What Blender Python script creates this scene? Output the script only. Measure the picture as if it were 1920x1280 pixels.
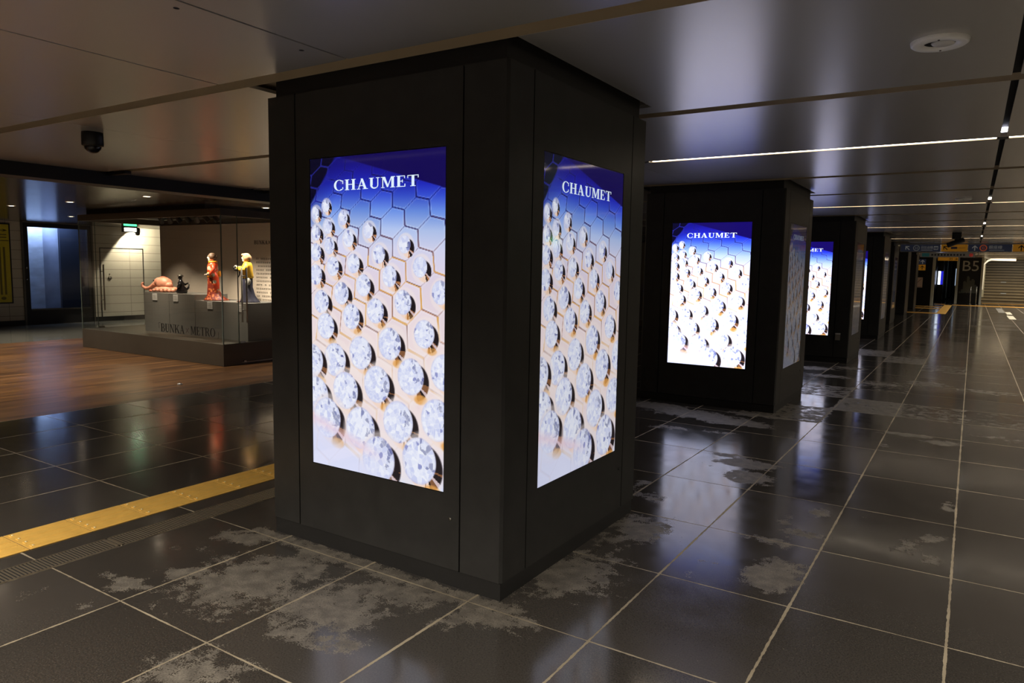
import bpy, bmesh, math, random
import numpy as np
from mathutils import Vector, Matrix
random.seed(7); rng = np.random.RandomState(11)
for o in list(bpy.data.objects): bpy.data.objects.remove(o, do_unlink=True)
SC = bpy.context.scene
COL = SC.collection
PI = math.pi
# ------------------------------------------------------------------ camera, world, exposure
CAMH = 1.48304
H = 2.43568            # main ceiling
cam = bpy.data.cameras.new('camera'); camo = bpy.data.objects.new('camera', cam); COL.objects.link(camo)
cam.sensor_fit = 'HORIZONTAL'; cam.sensor_width = 36.0; cam.lens = 1339.66 / 1920 * 36.0
cam.clip_start = .05; cam.clip_end = 300
yaw, pit, rol = math.radians(32.6413), math.radians(-5.8717), math.radians(.999)
fw = Vector((-math.sin(yaw)*math.cos(pit), math.cos(yaw)*math.cos(pit), math.sin(pit)))
rt = Vector((math.cos(yaw), math.sin(yaw), 0)); up = rt.cross(fw)
r2 = rt*math.cos(rol) + up*math.sin(rol); u2 = -rt*math.sin(rol) + up*math.cos(rol)
M = Matrix((r2, u2, -fw)).transposed().to_4x4(); M.translation = Vector((0, 0, CAMH))
camo.matrix_world = M
SC.camera = camo
W = bpy.data.worlds.new('world'); SC.world = W; W.use_nodes = True
W.node_tree.nodes['Background'].inputs[0].default_value = (.9, .85, .75, 1)
W.node_tree.nodes['Background'].inputs[1].default_value = .02
SC.view_settings.view_transform = 'Standard'; SC.view_settings.look = 'None'
SC.view_settings.gamma = 1; SC.view_settings.use_curve_mapping = False
SC.view_settings.exposure = 0.0
try:
    SC.cycles.max_bounces = 8; SC.cycles.diffuse_bounces = 4; SC.cycles.glossy_bounces = 4
    SC.cycles.transparent_max_bounces = 12; SC.cycles.sample_clamp_indirect = 4.0
except Exception: pass
LINE_L = 11.0          # radiance of the ceiling light lines
SCREEN = 1.0

# ------------------------------------------------------------------ helpers
def lin(c):
    c = np.asarray(c, float)/255.0
    return np.where(c <= .04045, c/12.92, ((c+.055)/1.055)**2.4)
def rgb(r, g, b): v = lin((r, g, b)); return (float(v[0]), float(v[1]), float(v[2]), 1)

def mat(name, col=(.5, .5, .5, 1), rough=.5, metal=0., emit=None, es=1., spec=.5, coat=0, noise=0., nscale=30., bump=0., bscale=60., nstretch=(1, 1, 1)):
    m = bpy.data.materials.new(name); m.use_nodes = True
    nt = m.node_tree; N = nt.nodes; L = nt.links
    p = N['Principled BSDF']
    p.inputs['Base Color'].default_value = col; p.inputs['Roughness'].default_value = rough
    p.inputs['Metallic'].default_value = metal; p.inputs['Specular IOR Level'].default_value = spec
    p.inputs['Coat Weight'].default_value = coat
    if emit: p.inputs['Emission Color'].default_value = emit; p.inputs['Emission Strength'].default_value = es
    if noise or bump:
        tc = N.new('ShaderNodeTexCoord'); mp = N.new('ShaderNodeMapping'); mp.inputs['Scale'].default_value = nstretch
        L.new(tc.outputs['Object'], mp.inputs[0])
    if noise:
        t = N.new('ShaderNodeTexNoise'); t.inputs['Scale'].default_value = nscale; t.inputs['Detail'].default_value = 5
        L.new(mp.outputs[0], t.inputs['Vector'])
        mr = N.new('ShaderNodeMapRange'); mr.inputs[1].default_value = .25; mr.inputs[2].default_value = .75
        mr.inputs[3].default_value = 1-noise; mr.inputs[4].default_value = 1+noise; L.new(t.outputs[0], mr.inputs[0])
        mx = N.new('ShaderNodeMix'); mx.data_type = 'RGBA'; mx.blend_type = 'MULTIPLY'; mx.inputs[0].default_value = 1
        mx.inputs[6].default_value = col; L.new(mr.outputs[0], mx.inputs[7]); L.new(mx.outputs[2], p.inputs['Base Color'])
    if bump:
        t = N.new('ShaderNodeTexNoise'); t.inputs['Scale'].default_value = bscale; L.new(mp.outputs[0], t.inputs['Vector'])
        b = N.new('ShaderNodeBump'); b.inputs['Strength'].default_value = bump; b.inputs['Distance'].default_value = .01
        L.new(t.outputs[0], b.inputs['Height']); L.new(b.outputs[0], p.inputs['Normal'])
    return m

class MB:
    def __init__(s): s.v = []; s.f = []; s.mi = []; s.sm = []
    def add(s, vs, fs, mi=0, smooth=False):
        n = len(s.v); s.v += [tuple(v) for v in vs]
        for f in fs: s.f.append(tuple(n+i for i in f)); s.mi.append(mi); s.sm.append(smooth)
        return s
    def box(s, x0, x1, y0, y1, z0, z1, mi=0):
        x0, x1 = min(x0, x1), max(x0, x1); y0, y1 = min(y0, y1), max(y0, y1); z0, z1 = min(z0, z1), max(z0, z1)
        return s.add([(x0,y0,z0),(x1,y0,z0),(x1,y1,z0),(x0,y1,z0),(x0,y0,z1),(x1,y0,z1),(x1,y1,z1),(x0,y1,z1)],
              [(0,3,2,1),(4,5,6,7),(0,1,5,4),(1,2,6,5),(2,3,7,6),(3,0,4,7)], mi)
    def prism(s, poly, axis, a, b, mi=0):
        # poly in the two other axes (right handed order); extrude along axis a..b
        n = len(poly); V = []
        for t in (a, b):
            for (p, q) in poly:
                V.append({'z': (p, q, t), 'y': (p, t, q), 'x': (t, p, q)}[axis])
        F = [tuple(range(n))[::-1], tuple(range(n, 2*n))] + [(i, (i+1) % n, n+(i+1) % n, n+i) for i in range(n)]
        if axis == 'y': F = [f[::-1] for f in F]
        return s.add(V, F, mi)
    def loft(s, rings, n=20, mi=0, cap=True, smooth=True, wob=None):
        # rings (z, cx, cy, rx, ry)
        V = []
        for k, (z, cx, cy, rx, ry) in enumerate(rings):
            for i in range(n):
                a = 2*PI*i/n; w = 1 if wob is None else 1+wob*math.sin(a*7+k*.7)*(1 if k < len(rings)//2 else .3)
                V.append((cx+rx*w*math.cos(a), cy+ry*w*math.sin(a), z))
        F = []
        for k in range(len(rings)-1):
            for i in range(n): F.append((k*n+i, k*n+(i+1) % n, (k+1)*n+(i+1) % n, (k+1)*n+i))
        if cap: F.append(tuple(range(n))[::-1]); F.append(tuple((len(rings)-1)*n+i for i in range(n)))
        return s.add(V, F, mi, smooth)
    def tube(s, pts, rad, n=10, mi=0, smooth=True, flat=1.0):
        P = [Vector(p) for p in pts]; m = len(P)
        R = rad if isinstance(rad, (list, tuple)) else [rad]*m
        V = []; prev = None
        for k in range(m):
            t = (P[min(k+1, m-1)]-P[max(k-1, 0)]).normalized()
            if prev is None:
                a = Vector((0, 0, 1)) if abs(t.z) < .9 else Vector((1, 0, 0)); nx = t.cross(a).normalized()
            else: nx = (prev-t*prev.dot(t)).normalized()
            prev = nx; ny = t.cross(nx)
            for i in range(n):
                a = 2*PI*i/n; V.append(P[k]+nx*R[k]*math.cos(a)+ny*R[k]*flat*math.sin(a))
        F = []
        for k in range(m-1):
            for i in range(n): F.append((k*n+i, k*n+(i+1) % n, (k+1)*n+(i+1) % n, (k+1)*n+i))
        F.append(tuple(range(n))[::-1]); F.append(tuple((m-1)*n+i for i in range(n)))
        return s.add(V, F, mi, smooth)
    def ell(s, c, r, n=16, m=10, mi=0, rot=None, noise=0.):
        V = []; F = []
        for j in range(m+1):
            th = PI*j/m
            for i in range(n):
                ph = 2*PI*i/n; k = 1+noise*math.sin(5*ph+3*th)*math.sin(4*th)
                p = Vector((r[0]*k*math.sin(th)*math.cos(ph), r[1]*k*math.sin(th)*math.sin(ph), r[2]*math.cos(th)))
                if rot is not None: p = rot @ p
                V.append(p+Vector(c))
        for j in range(m):
            for i in range(n): F.append((j*n+i, (j+1)*n+i, (j+1)*n+(i+1) % n, j*n+(i+1) % n))
        return s.add(V, F, mi, True)
    def build(s, name, mats, parent=None, bevel=0, merge=False):
        me = bpy.data.meshes.new(name); me.from_pydata([tuple(v) for v in s.v], [], s.f)
        if not isinstance(mats, (list, tuple)): mats = [mats]
        for m in mats: me.materials.append(m)
        me.polygons.foreach_set('material_index', s.mi); me.polygons.foreach_set('use_smooth', s.sm); me.update()
        if merge:
            bm = bmesh.new(); bm.from_mesh(me); bmesh.ops.remove_doubles(bm, verts=bm.verts, dist=1e-5)
            bmesh.ops.recalc_face_normals(bm, faces=bm.faces); bm.to_mesh(me); bm.free()
        o = bpy.data.objects.new(name, me); COL.objects.link(o)
        if parent is not None: o.parent = parent
        if bevel:
            b = o.modifiers.new('bevel', 'BEVEL'); b.width = bevel; b.segments = 2; b.limit_method = 'ANGLE'; b.angle_limit = math.radians(50)
        return o

def tag(o, label=None, cat=None, group=None, kind=None):
    if label: o['label'] = label
    if cat: o['category'] = cat
    if group: o['group'] = group
    if kind: o['kind'] = kind
    return o
def thing(name, loc, label, cat, group=None, rz=0):
    o = bpy.data.objects.new(name, None); COL.objects.link(o); o.location = loc; o.rotation_euler = (0, 0, rz)
    o.empty_display_size = .1
    return tag(o, label, cat, group)
def struct(name, mb, m, **k): return tag(mb.build(name, m, **k), kind='structure')
def copy_tree(o, parent=None):
    c = o.copy(); COL.objects.link(c)
    if parent is not None: c.parent = parent
    for ch in o.children: copy_tree(ch, c)
    return c

# ------------------------------------------------------------------ lettering
def ring(cx, cy, rx, ry, tx, ty, a0, a1, n=18):
    out = []
    for k in range(n):
        a = math.radians(a0+(a1-a0)*k/n); b = math.radians(a0+(a1-a0)*(k+1)/n)
        out.append([(cx+rx*math.cos(a), cy+ry*math.sin(a)), (cx+rx*math.cos(b), cy+ry*math.sin(b)),
                    (cx+(rx-tx)*math.cos(b), cy+(ry-ty)*math.sin(b)), (cx+(rx-tx)*math.cos(a), cy+(ry-ty)*math.sin(a))])
    return out
def R_(x0, y0, x1, y1): return [(x0, y0), (x1, y0), (x1, y1), (x0, y1)]
def stem(x, w, s=.09, top=True, bot=True):
    o = [R_(x, 0, x+w, 1)]
    if bot: o.append(R_(x-s, 0, x+w+s, .05))
    if top: o.append(R_(x-s, .95, x+w+s, 1))
    return o
def glyph(ch):
    T = .2; t = .065
    if ch == 'C': return ring(.46, .5, .46, .53, .19, .05, 48, 312, 26)+[R_(.76, .62, .82, .93), R_(.76, .1, .82, .3)], .9
    if ch == 'H': return stem(.1, T)+stem(.66, T)+[R_(.2, .49, .8, .49+t)], .97
    if ch == 'A': return [[(.12, 0), (.19, 0), (.49, 1), (.42, 1)], [(.36, 1), (.53, 1), (.87, 0), (.65, 0)], R_(.2, .3, .72, .3+t), R_(.02, 0, .32, .05), R_(.54, 0, .97, .05)], 1.0
    if ch == 'U': return [R_(.1, .32, .3, 1), R_(.7, .32, .77, 1), R_(.0, .95, .4, 1), R_(.58, .95, .88, 1)]+ring(.435, .34, .335, .36, .17, .1, 180, 300, 14)+ring(.435, .34, .335, .36, .065, .06, 290, 360, 8), .92
    if ch == 'M': return [R_(.12, 0, .19, 1), R_(.86, 0, 1.06, 1), R_(.02, 0, .3, .05), R_(.77, 0, 1.15, .05), R_(.0, .95, .2, 1), R_(.95, .95, 1.15, 1), [(.12, 1), (.34, 1), (.62, .12), (.5, .05)], [(.5, .05), (.58, .05), (.9, 1), (.84, 1)]], 1.18
    if ch == 'E': return stem(.1, T, .09)+[R_(.2, 0, .68, .06), R_(.2, .94, .66, 1), R_(.2, .48, .5, .54), R_(.63, .76, .68, 1), R_(.66, 0, .72, .26), R_(.47, .38, .52, .64)], .8
    if ch == 'T': return [R_(.35, 0, .55, 1), R_(.24, 0, .66, .05), R_(.03, .94, .87, 1), R_(.02, .74, .07, 1), R_(.83, .74, .88, 1)], .92
    if ch == 'B': return stem(.08, T, .07)+ring(.42, .74, .32, .26, .16, .06, -90, 90, 12)+ring(.44, .26, .36, .29, .18, .06, -90, 90, 12)+[R_(.2, .94, .45, 1), R_(.2, .48, .45, .54), R_(.2, 0, .45, .05)], .84
    if ch == 'N': return [R_(.14, 0, .2, 1), R_(.78, 0, .84, 1), R_(.02, 0, .32, .05), R_(.66, .95, .96, 1), R_(.0, .95, .2, 1), [(.1, 1), (.32, 1), (.84, 0), (.68, 0)]], .98
    if ch == 'K': return stem(.08, T, .07)+[[(.25, .4), (.33, .36), (.86, 1), (.76, 1)], [(.42, .55), (.56, .66), (.98, 0), (.74, 0)], R_(.62, .95, .96, 1), R_(.62, 0, 1.02, .05)], 1.02
    if ch == 'R': return stem(.08, T, .07)+ring(.44, .74, .32, .26, .17, .06, -90, 90, 12)+[R_(.2, .94, .45, 1), R_(.2, .48, .45, .54), [(.42, .5), (.62, .5), (.96, 0), (.74, 0)], R_(.74, 0, 1.0, .05)], .98
    if ch == 'O': return ring(.5, .5, .5, .53, .2, .05, 0, 360, 30), 1.02
    if ch == 'X': return [[(.15, .1), (.22, .03), (.85, .83), (.78, .9)], [(.78, .03), (.85, .1), (.22, .9), (.15, .83)]], 1.0
    if ch == '[': return [R_(.5, .35, .56, 1.1), R_(.5, 1.05, .85, 1.1)], .9
    if ch == ']': return [R_(.4, -.1, .46, .6), R_(.1, -.1, .46, -.05)], .8
    return [], .45
def text_width(t, gap=.07): return sum(glyph(c)[1]+gap for c in t)
def lettering(mb, t, org, ux, uy, height, width=None, th=.002, nrm=None, gap=.07):
    """flat letters with a little thickness; org = lower left corner, ux/uy = unit vectors"""
    org, ux, uy = Vector(org), Vector(ux), Vector(uy); n = ux.cross(uy).normalized() if nrm is None else Vector(nrm)
    sx = height if width is None else width/text_width(t, gap); x = 0
    for c in t:
        polys, w = glyph(c)
        for p in polys:
            a = sum(p[i][0]*p[(i+1) % len(p)][1]-p[(i+1) % len(p)][0]*p[i][1] for i in range(len(p)))
            if a < 0: p = p[::-1]
            k = len(p); base = [org+ux*((x+q[0])*sx)+uy*(q[1]*height) for q in p]
            mb.add(base+[b+n*th for b in base], [tuple(range(k))[::-1], tuple(range(k, 2*k))]+[(i, (i+1) % k, k+(i+1) % k, k+i) for i in range(k)])
        x += w+gap
    return mb
def font_text(name, body, size, loc, rot, m, parent=None, ext=.002, align='LEFT', sx=1.0):
    cu = bpy.data.curves.new(name, 'FONT'); cu.body = body; cu.size = size; cu.extrude = ext; cu.align_x = align; cu.resolution_u = 3
    o = bpy.data.objects.new(name, cu); COL.objects.link(o)
    bpy.context.view_layer.update()
    me = bpy.data.meshes.new_from_object(o.evaluated_get(bpy.context.evaluated_depsgraph_get()))
    bpy.data.objects.remove(o, do_unlink=True); me.name = name; me.materials.clear(); me.materials.append(m)
    o = bpy.data.objects.new(name, me); COL.objects.link(o); o.location = loc; o.rotation_euler = rot; o.scale = (sx, 1, 1)
    if parent is not None: o.parent = parent
    return o

# ------------------------------------------------------------------ materials
M_BLK = mat('pillar_charcoal', rgb(42, 41, 39), .42, .0, noise=.22, nscale=9, bump=.03, bscale=160)
M_PLIN = mat('pillar_plinth', rgb(30, 29, 28), .45)
M_GAP = mat('black_gap', (.004, .004, .004, 1), .9)
M_BEZ = mat('screen_bezel', (.006, .006, .007, 1), .2)
M_CREAM = mat('ceiling_recess', rgb(176, 160, 134), .6)
M_DARK = mat('blackened_steel', rgb(20, 19, 18), .5)
M_CHROME = mat('brushed_steel', rgb(170, 168, 160), .25, 1.0)
M_STEEL = mat('dull_steel', rgb(92, 88, 80), .38, .7, noise=.1, nscale=6)
M_CASE = mat('case_painted_steel', rgb(88, 80, 68), .45, .15, noise=.06, nscale=5)
M_WHITE = mat('white_plastic', rgb(215, 212, 205), .35)
M_GREY = mat('grey_paint', rgb(128, 122, 112), .6)
M_LINE = mat('light_line_diffuser', (1, .9, .72, 1), .4, emit=(1., .86, .68, 1), es=LINE_L)
M_RECESSGLOW = mat('light_line_cover', (1, .9, .72, 1), .4, emit=(1., .86, .68, 1), es=.95)  # glow put in for the cream recess lit by the strip
M_WHITEGLOW = mat('led', (1, 1, 1, 1), .4, emit=(1, .92, .8, 1), es=6)  # glow of the painted track glints and the exit sign face
M_COOLGLINT = mat('cool_led', (1, 1, 1, 1), .4, emit=(.8, .8, 1, 1), es=8)  # glow of the nearest painted track glint
M_LAMP = mat('lamp_face', (1, 1, 1, 1), .4, emit=(1, .82, .6, 1), es=14)
M_LETTER = mat('dark_lettering', rgb(26, 24, 22), .5)
M_SHINE = mat('screen_lettering', (.8, .85, 1, 1), .4, emit=(.72, .86, 1, 1), es=.95)

def ceiling_mat(name, base, rough, sx, metal=.75, bstr=.06):
    m = mat(name, base, rough, metal); nt = m.node_tree; N = nt.nodes; L = nt.links; p = N['Principled BSDF']
    tc = N.new('ShaderNodeTexCoord'); mp = N.new('ShaderNodeMapping'); mp.inputs['Scale'].default_value = sx
    L.new(tc.outputs['Object'], mp.inputs[0]); t = N.new('ShaderNodeTexNoise'); t.inputs['Scale'].default_value = 1; t.inputs['Detail'].default_value = 4
    L.new(mp.outputs[0], t.inputs['Vector'])
    b = N.new('ShaderNodeBump'); b.inputs['Strength'].default_value = bstr; b.inputs['Distance'].default_value = .002
    L.new(t.outputs[0], b.inputs['Height']); L.new(b.outputs[0], p.inputs['Normal'])
    return m
M_CEIL = ceiling_mat('ceiling_panel_metal', rgb(198, 194, 188), .26, (260, 260, 60), .48, .12)
M_CEIL2 = ceiling_mat('ceiling_slat_metal', rgb(132, 122, 110), .17, (48, .5, 1), .75, 1.0)

def floor_mat():
    m = bpy.data.materials.new('polished_stone_tiles'); m.use_nodes = True; nt = m.node_tree; N = nt.nodes; L = nt.links; p = N['Principled BSDF']
    def math_(op, a, b=None, c=None):
        n = N.new('ShaderNodeMath'); n.operation = op
        for i, x in enumerate((a, b, c)):
            if x is None: continue
            if isinstance(x, (int, float)): n.inputs[i].default_value = x
            else: L.new(x, n.inputs[i])
        return n.outputs[0]
    def noise(scale, det=4, vec=None, st=None, rough=.55):
        t = N.new('ShaderNodeTexNoise'); t.inputs['Scale'].default_value = scale; t.inputs['Detail'].default_value = det; t.inputs['Roughness'].default_value = rough
        v = vec or tc.outputs['Object']
        if st: mp = N.new('ShaderNodeMapping'); mp.inputs['Scale'].default_value = st; L.new(v, mp.inputs[0]); v = mp.outputs[0]
        L.new(v, t.inputs['Vector']); return t.outputs[0]
    def mr(x, a, b, c, d):
        n = N.new('ShaderNodeMapRange'); n.interpolation_type = 'SMOOTHSTEP'
        L.new(x, n.inputs[0]); n.inputs[1].default_value = a; n.inputs[2].default_value = b; n.inputs[3].default_value = c; n.inputs[4].default_value = d; return n.outputs[0]
    def mix(f, a, b):
        n = N.new('ShaderNodeMix'); n.data_type = 'RGBA'
        if isinstance(f, float): n.inputs[0].default_value = f
        else: L.new(f, n.inputs[0])
        for i, x in ((6, a), (7, b)):
            if isinstance(x, tuple): n.inputs[i].default_value = x
            else: L.new(x, n.inputs[i])
        return n.outputs[2]
    tc = N.new('ShaderNodeTexCoord'); uv = N.new('ShaderNodeUVMap'); uv.uv_map = 'tile'
    sep = N.new('ShaderNodeSeparateXYZ'); L.new(uv.outputs[0], sep.inputs[0]); U, V = sep.outputs[0], sep.outputs[1]
    def edge(x, size):
        f = math_('FRACT', x); g = math_('SUBTRACT', 1.0, f); return math_('MULTIPLY', math_('MINIMUM', f, g), size)
    fl = N.new('ShaderNodeVectorMath'); fl.operation = 'FLOOR'; L.new(uv.outputs[0], fl.inputs[0])
    wn = N.new('ShaderNodeTexWhiteNoise'); wn.noise_dimensions = '3D'; L.new(fl.outputs[0], wn.inputs['Vector'])
    rnd = wn.outputs['Value']
    jag = noise(28, 5); jag2 = noise(3.0, 3)
    wv = mr(math_('ADD', jag, math_('MULTIPLY', jag2, .9)), .7, 1.2, .003, .0072)
    wh = mr(math_('ADD', jag, jag2), .75, 1.3, .0026, .0055)
    dU, dV = edge(U, .607), edge(V, .86)
    g1 = math_('LESS_THAN', dU, wv); g2 = math_('LESS_THAN', dV, wh); grout = math_('MAXIMUM', g1, g2)
    at = N.new('ShaderNodeAttribute'); at.attribute_name = 'wear'; wear = at.outputs['Fac']
    n1 = noise(9.5, 12, rough=.70); n2 = noise(1.6, 1)
    base_w = math_('ADD', math_('MULTIPLY', wear, .42), math_('MULTIPLY', n1, .9))
    base_w = math_('ADD', base_w, math_('MULTIPLY', math_('SUBTRACT', n2, .5), .10))
    near = mr(math_('MINIMUM', dU, dV), 0.0, .06, .03, 0.0)
    base_w = math_('ADD', base_w, near)
    grain = noise(150, 3); specks = noise(95, 1)
    base_w = math_('ADD', base_w, math_('MULTIPLY', math_('SUBTRACT', grain, .5), .30))
    mask = mr(base_w, .685, .775, 0, 1)
    sp = mr(specks, .77, .79, 0, 1)
    mask2 = math_('MULTIPLY', mask, mr(grain, .35, .6, .45, 1.0))
    dark = mix(mr(rnd, 0, 1, 0, 1), rgb(46, 43, 40), rgb(60, 56, 52))
    dark = mix(mr(grain, .3, .7, 0, .45), dark, rgb(88, 83, 76))
    dark = mix(math_('MULTIPLY', sp, .5), dark, rgb(150, 140, 120))
    worn = mix(mr(noise(14, 5), .35, .65, 0, 1), rgb(100, 94, 85), rgb(128, 121, 109))
    colr = mix(mask2, dark, worn)
    colr = mix(grout, colr, mix(mr(jag2, .3, .7, 0, 1), rgb(138, 126, 104), rgb(168, 155, 130)))
    L.new(colr, p.inputs['Base Color'])
    r = mr(noise(6, 5), .3, .7, .10, .16)
    r = math_('ADD', r, math_('MULTIPLY', math_('POWER', rnd, 3.0), .05))
    r = math_('MAXIMUM', r, math_('MULTIPLY', mask, .55)); r = math_('MAXIMUM', r, math_('MULTIPLY', grout, .7))
    L.new(r, p.inputs['Roughness']); p.inputs['Specular IOR Level'].default_value = .6
    b = N.new('ShaderNodeBump'); b.inputs['Strength'].default_value = .22; b.inputs['Distance'].default_value = .002
    hgt = math_('SUBTRACT', math_('ADD', math_('MULTIPLY', n2, .55), math_('MULTIPLY', math_('MULTIPLY', grain, mask), .25)), math_('MULTIPLY', grout, .8))
    L.new(hgt, b.inputs['Height']); L.new(b.outputs[0], p.inputs['Normal'])
    return m
M_FLOOR = floor_mat()

def tiled_wall_mat(name, col, gl, bw, bh, axis='YZ', rough=.35, line=.012):
    m = mat(name, col, rough); nt = m.node_tree; N = nt.nodes; L = nt.links; p = N['Principled BSDF']
    tc = N.new('ShaderNodeTexCoord'); sp = N.new('ShaderNodeSeparateXYZ'); L.new(tc.outputs['Object'], sp.inputs[0])
    cb = N.new('ShaderNodeCombineXYZ'); L.new(sp.outputs[0 if axis[0] == 'X' else 1], cb.inputs[0]); L.new(sp.outputs[2 if axis[1] == 'Z' else 1], cb.inputs[1])
    br = N.new('ShaderNodeTexBrick'); br.offset = 0; L.new(cb.outputs[0], br.inputs[0])
    br.inputs['Scale'].default_value = 1; br.inputs['Brick Width'].default_value = bw; br.inputs['Row Height'].default_value = bh
    br.inputs['Mortar Size'].default_value = line; br.inputs['Color1'].default_value = col; br.inputs['Color2'].default_value = tuple(c*.93 for c in col[:3])+(1,); br.inputs['Mortar'].default_value = gl
    L.new(br.outputs[0], p.inputs['Base Color']); return m
M_WTILE = tiled_wall_mat('cream_wall_tile', rgb(196, 188, 170), rgb(120, 112, 98), .92, .212, line=.005)
M_PALE = tiled_wall_mat('pale_stone_floor', rgb(112, 110, 100), rgb(80, 78, 70), .6, .6, 'XY', .12, .006)

def wood_mat():
    m = mat('wood_plank_floor', rgb(120, 80, 50), .3); nt = m.node_tree; N = nt.nodes; L = nt.links; p = N['Principled BSDF']
    tc = N.new('ShaderNodeTexCoord'); sp = N.new('ShaderNodeSeparateXYZ'); L.new(tc.outputs['Object'], sp.inputs[0])
    cb = N.new('ShaderNodeCombineXYZ'); L.new(sp.outputs[1], cb.inputs[0]); L.new(sp.outputs[0], cb.inputs[1])
    br = N.new('ShaderNodeTexBrick'); L.new(cb.outputs[0], br.inputs[0]); br.inputs['Scale'].default_value = 1
    br.inputs['Brick Width'].default_value = 1.1; br.inputs['Row Height'].default_value = .09; br.inputs['Mortar Size'].default_value = .0015
    br.inputs['Color1'].default_value = rgb(124, 86, 50); br.inputs['Color2'].default_value = rgb(84, 58, 38); br.inputs['Mortar'].default_value = rgb(50, 32, 22); br.inputs['Bias'].default_value = -.1
    mp = N.new('ShaderNodeMapping'); mp.inputs['Scale'].default_value = (13, .9, 1); L.new(tc.outputs['Object'], mp.inputs[0])
    t = N.new('ShaderNodeTexNoise'); t.inputs['Scale'].default_value = 1; t.inputs['Detail'].default_value = 6; L.new(mp.outputs[0], t.inputs['Vector'])
    mr = N.new('ShaderNodeMapRange'); mr.inputs[1].default_value = .3; mr.inputs[2].default_value = .7; mr.inputs[3].default_value = .55; mr.inputs[4].default_value = 1.35; L.new(t.outputs[0], mr.inputs[0])
    mx = N.new('ShaderNodeMix'); mx.data_type = 'RGBA'; mx.blend_type = 'MULTIPLY'; mx.inputs[0].default_value = 1
    L.new(br.outputs[0], mx.inputs[6]); L.new(mr.outputs[0], mx.inputs[7]); L.new(mx.outputs[2], p.inputs['Base Color'])
    return m
M_WOOD = wood_mat()

def glass_mat(name, tint=(.97, .98, .97, 1), rough=.0, f0=.04, power=1.0):
    m = bpy.data.materials.new(name); m.use_nodes = True; nt = m.node_tree; N = nt.nodes; L = nt.links
    for n in list(N): N.remove(n)
    out = N.new('ShaderNodeOutputMaterial'); t = N.new('ShaderNodeBsdfTransparent'); t.inputs[0].default_value = tint
    g = N.new('ShaderNodeBsdfGlossy'); g.inputs['Roughness'].default_value = rough
    f = N.new('ShaderNodeLayerWeight'); f.inputs[0].default_value = .5
    pw = N.new('ShaderNodeMath'); pw.operation = 'POWER'; pw.inputs[1].default_value = 5; L.new(f.outputs['Facing'], pw.inputs[0])
    mu = N.new('ShaderNodeMath'); mu.operation = 'MULTIPLY_ADD'; mu.inputs[1].default_value = .9*power; mu.inputs[2].default_value = f0*power; mu.use_clamp = True; L.new(pw.outputs[0], mu.inputs[0])
    mx = N.new('ShaderNodeMixShader'); L.new(mu.outputs[0], mx.inputs[0]); L.new(t.outputs[0], mx.inputs[1]); L.new(g.outputs[0], mx.inputs[2]); L.new(mx.outputs[0], out.inputs[0])
    return m
M_GLASS = glass_mat('clear_glass', power=1.25)

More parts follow.
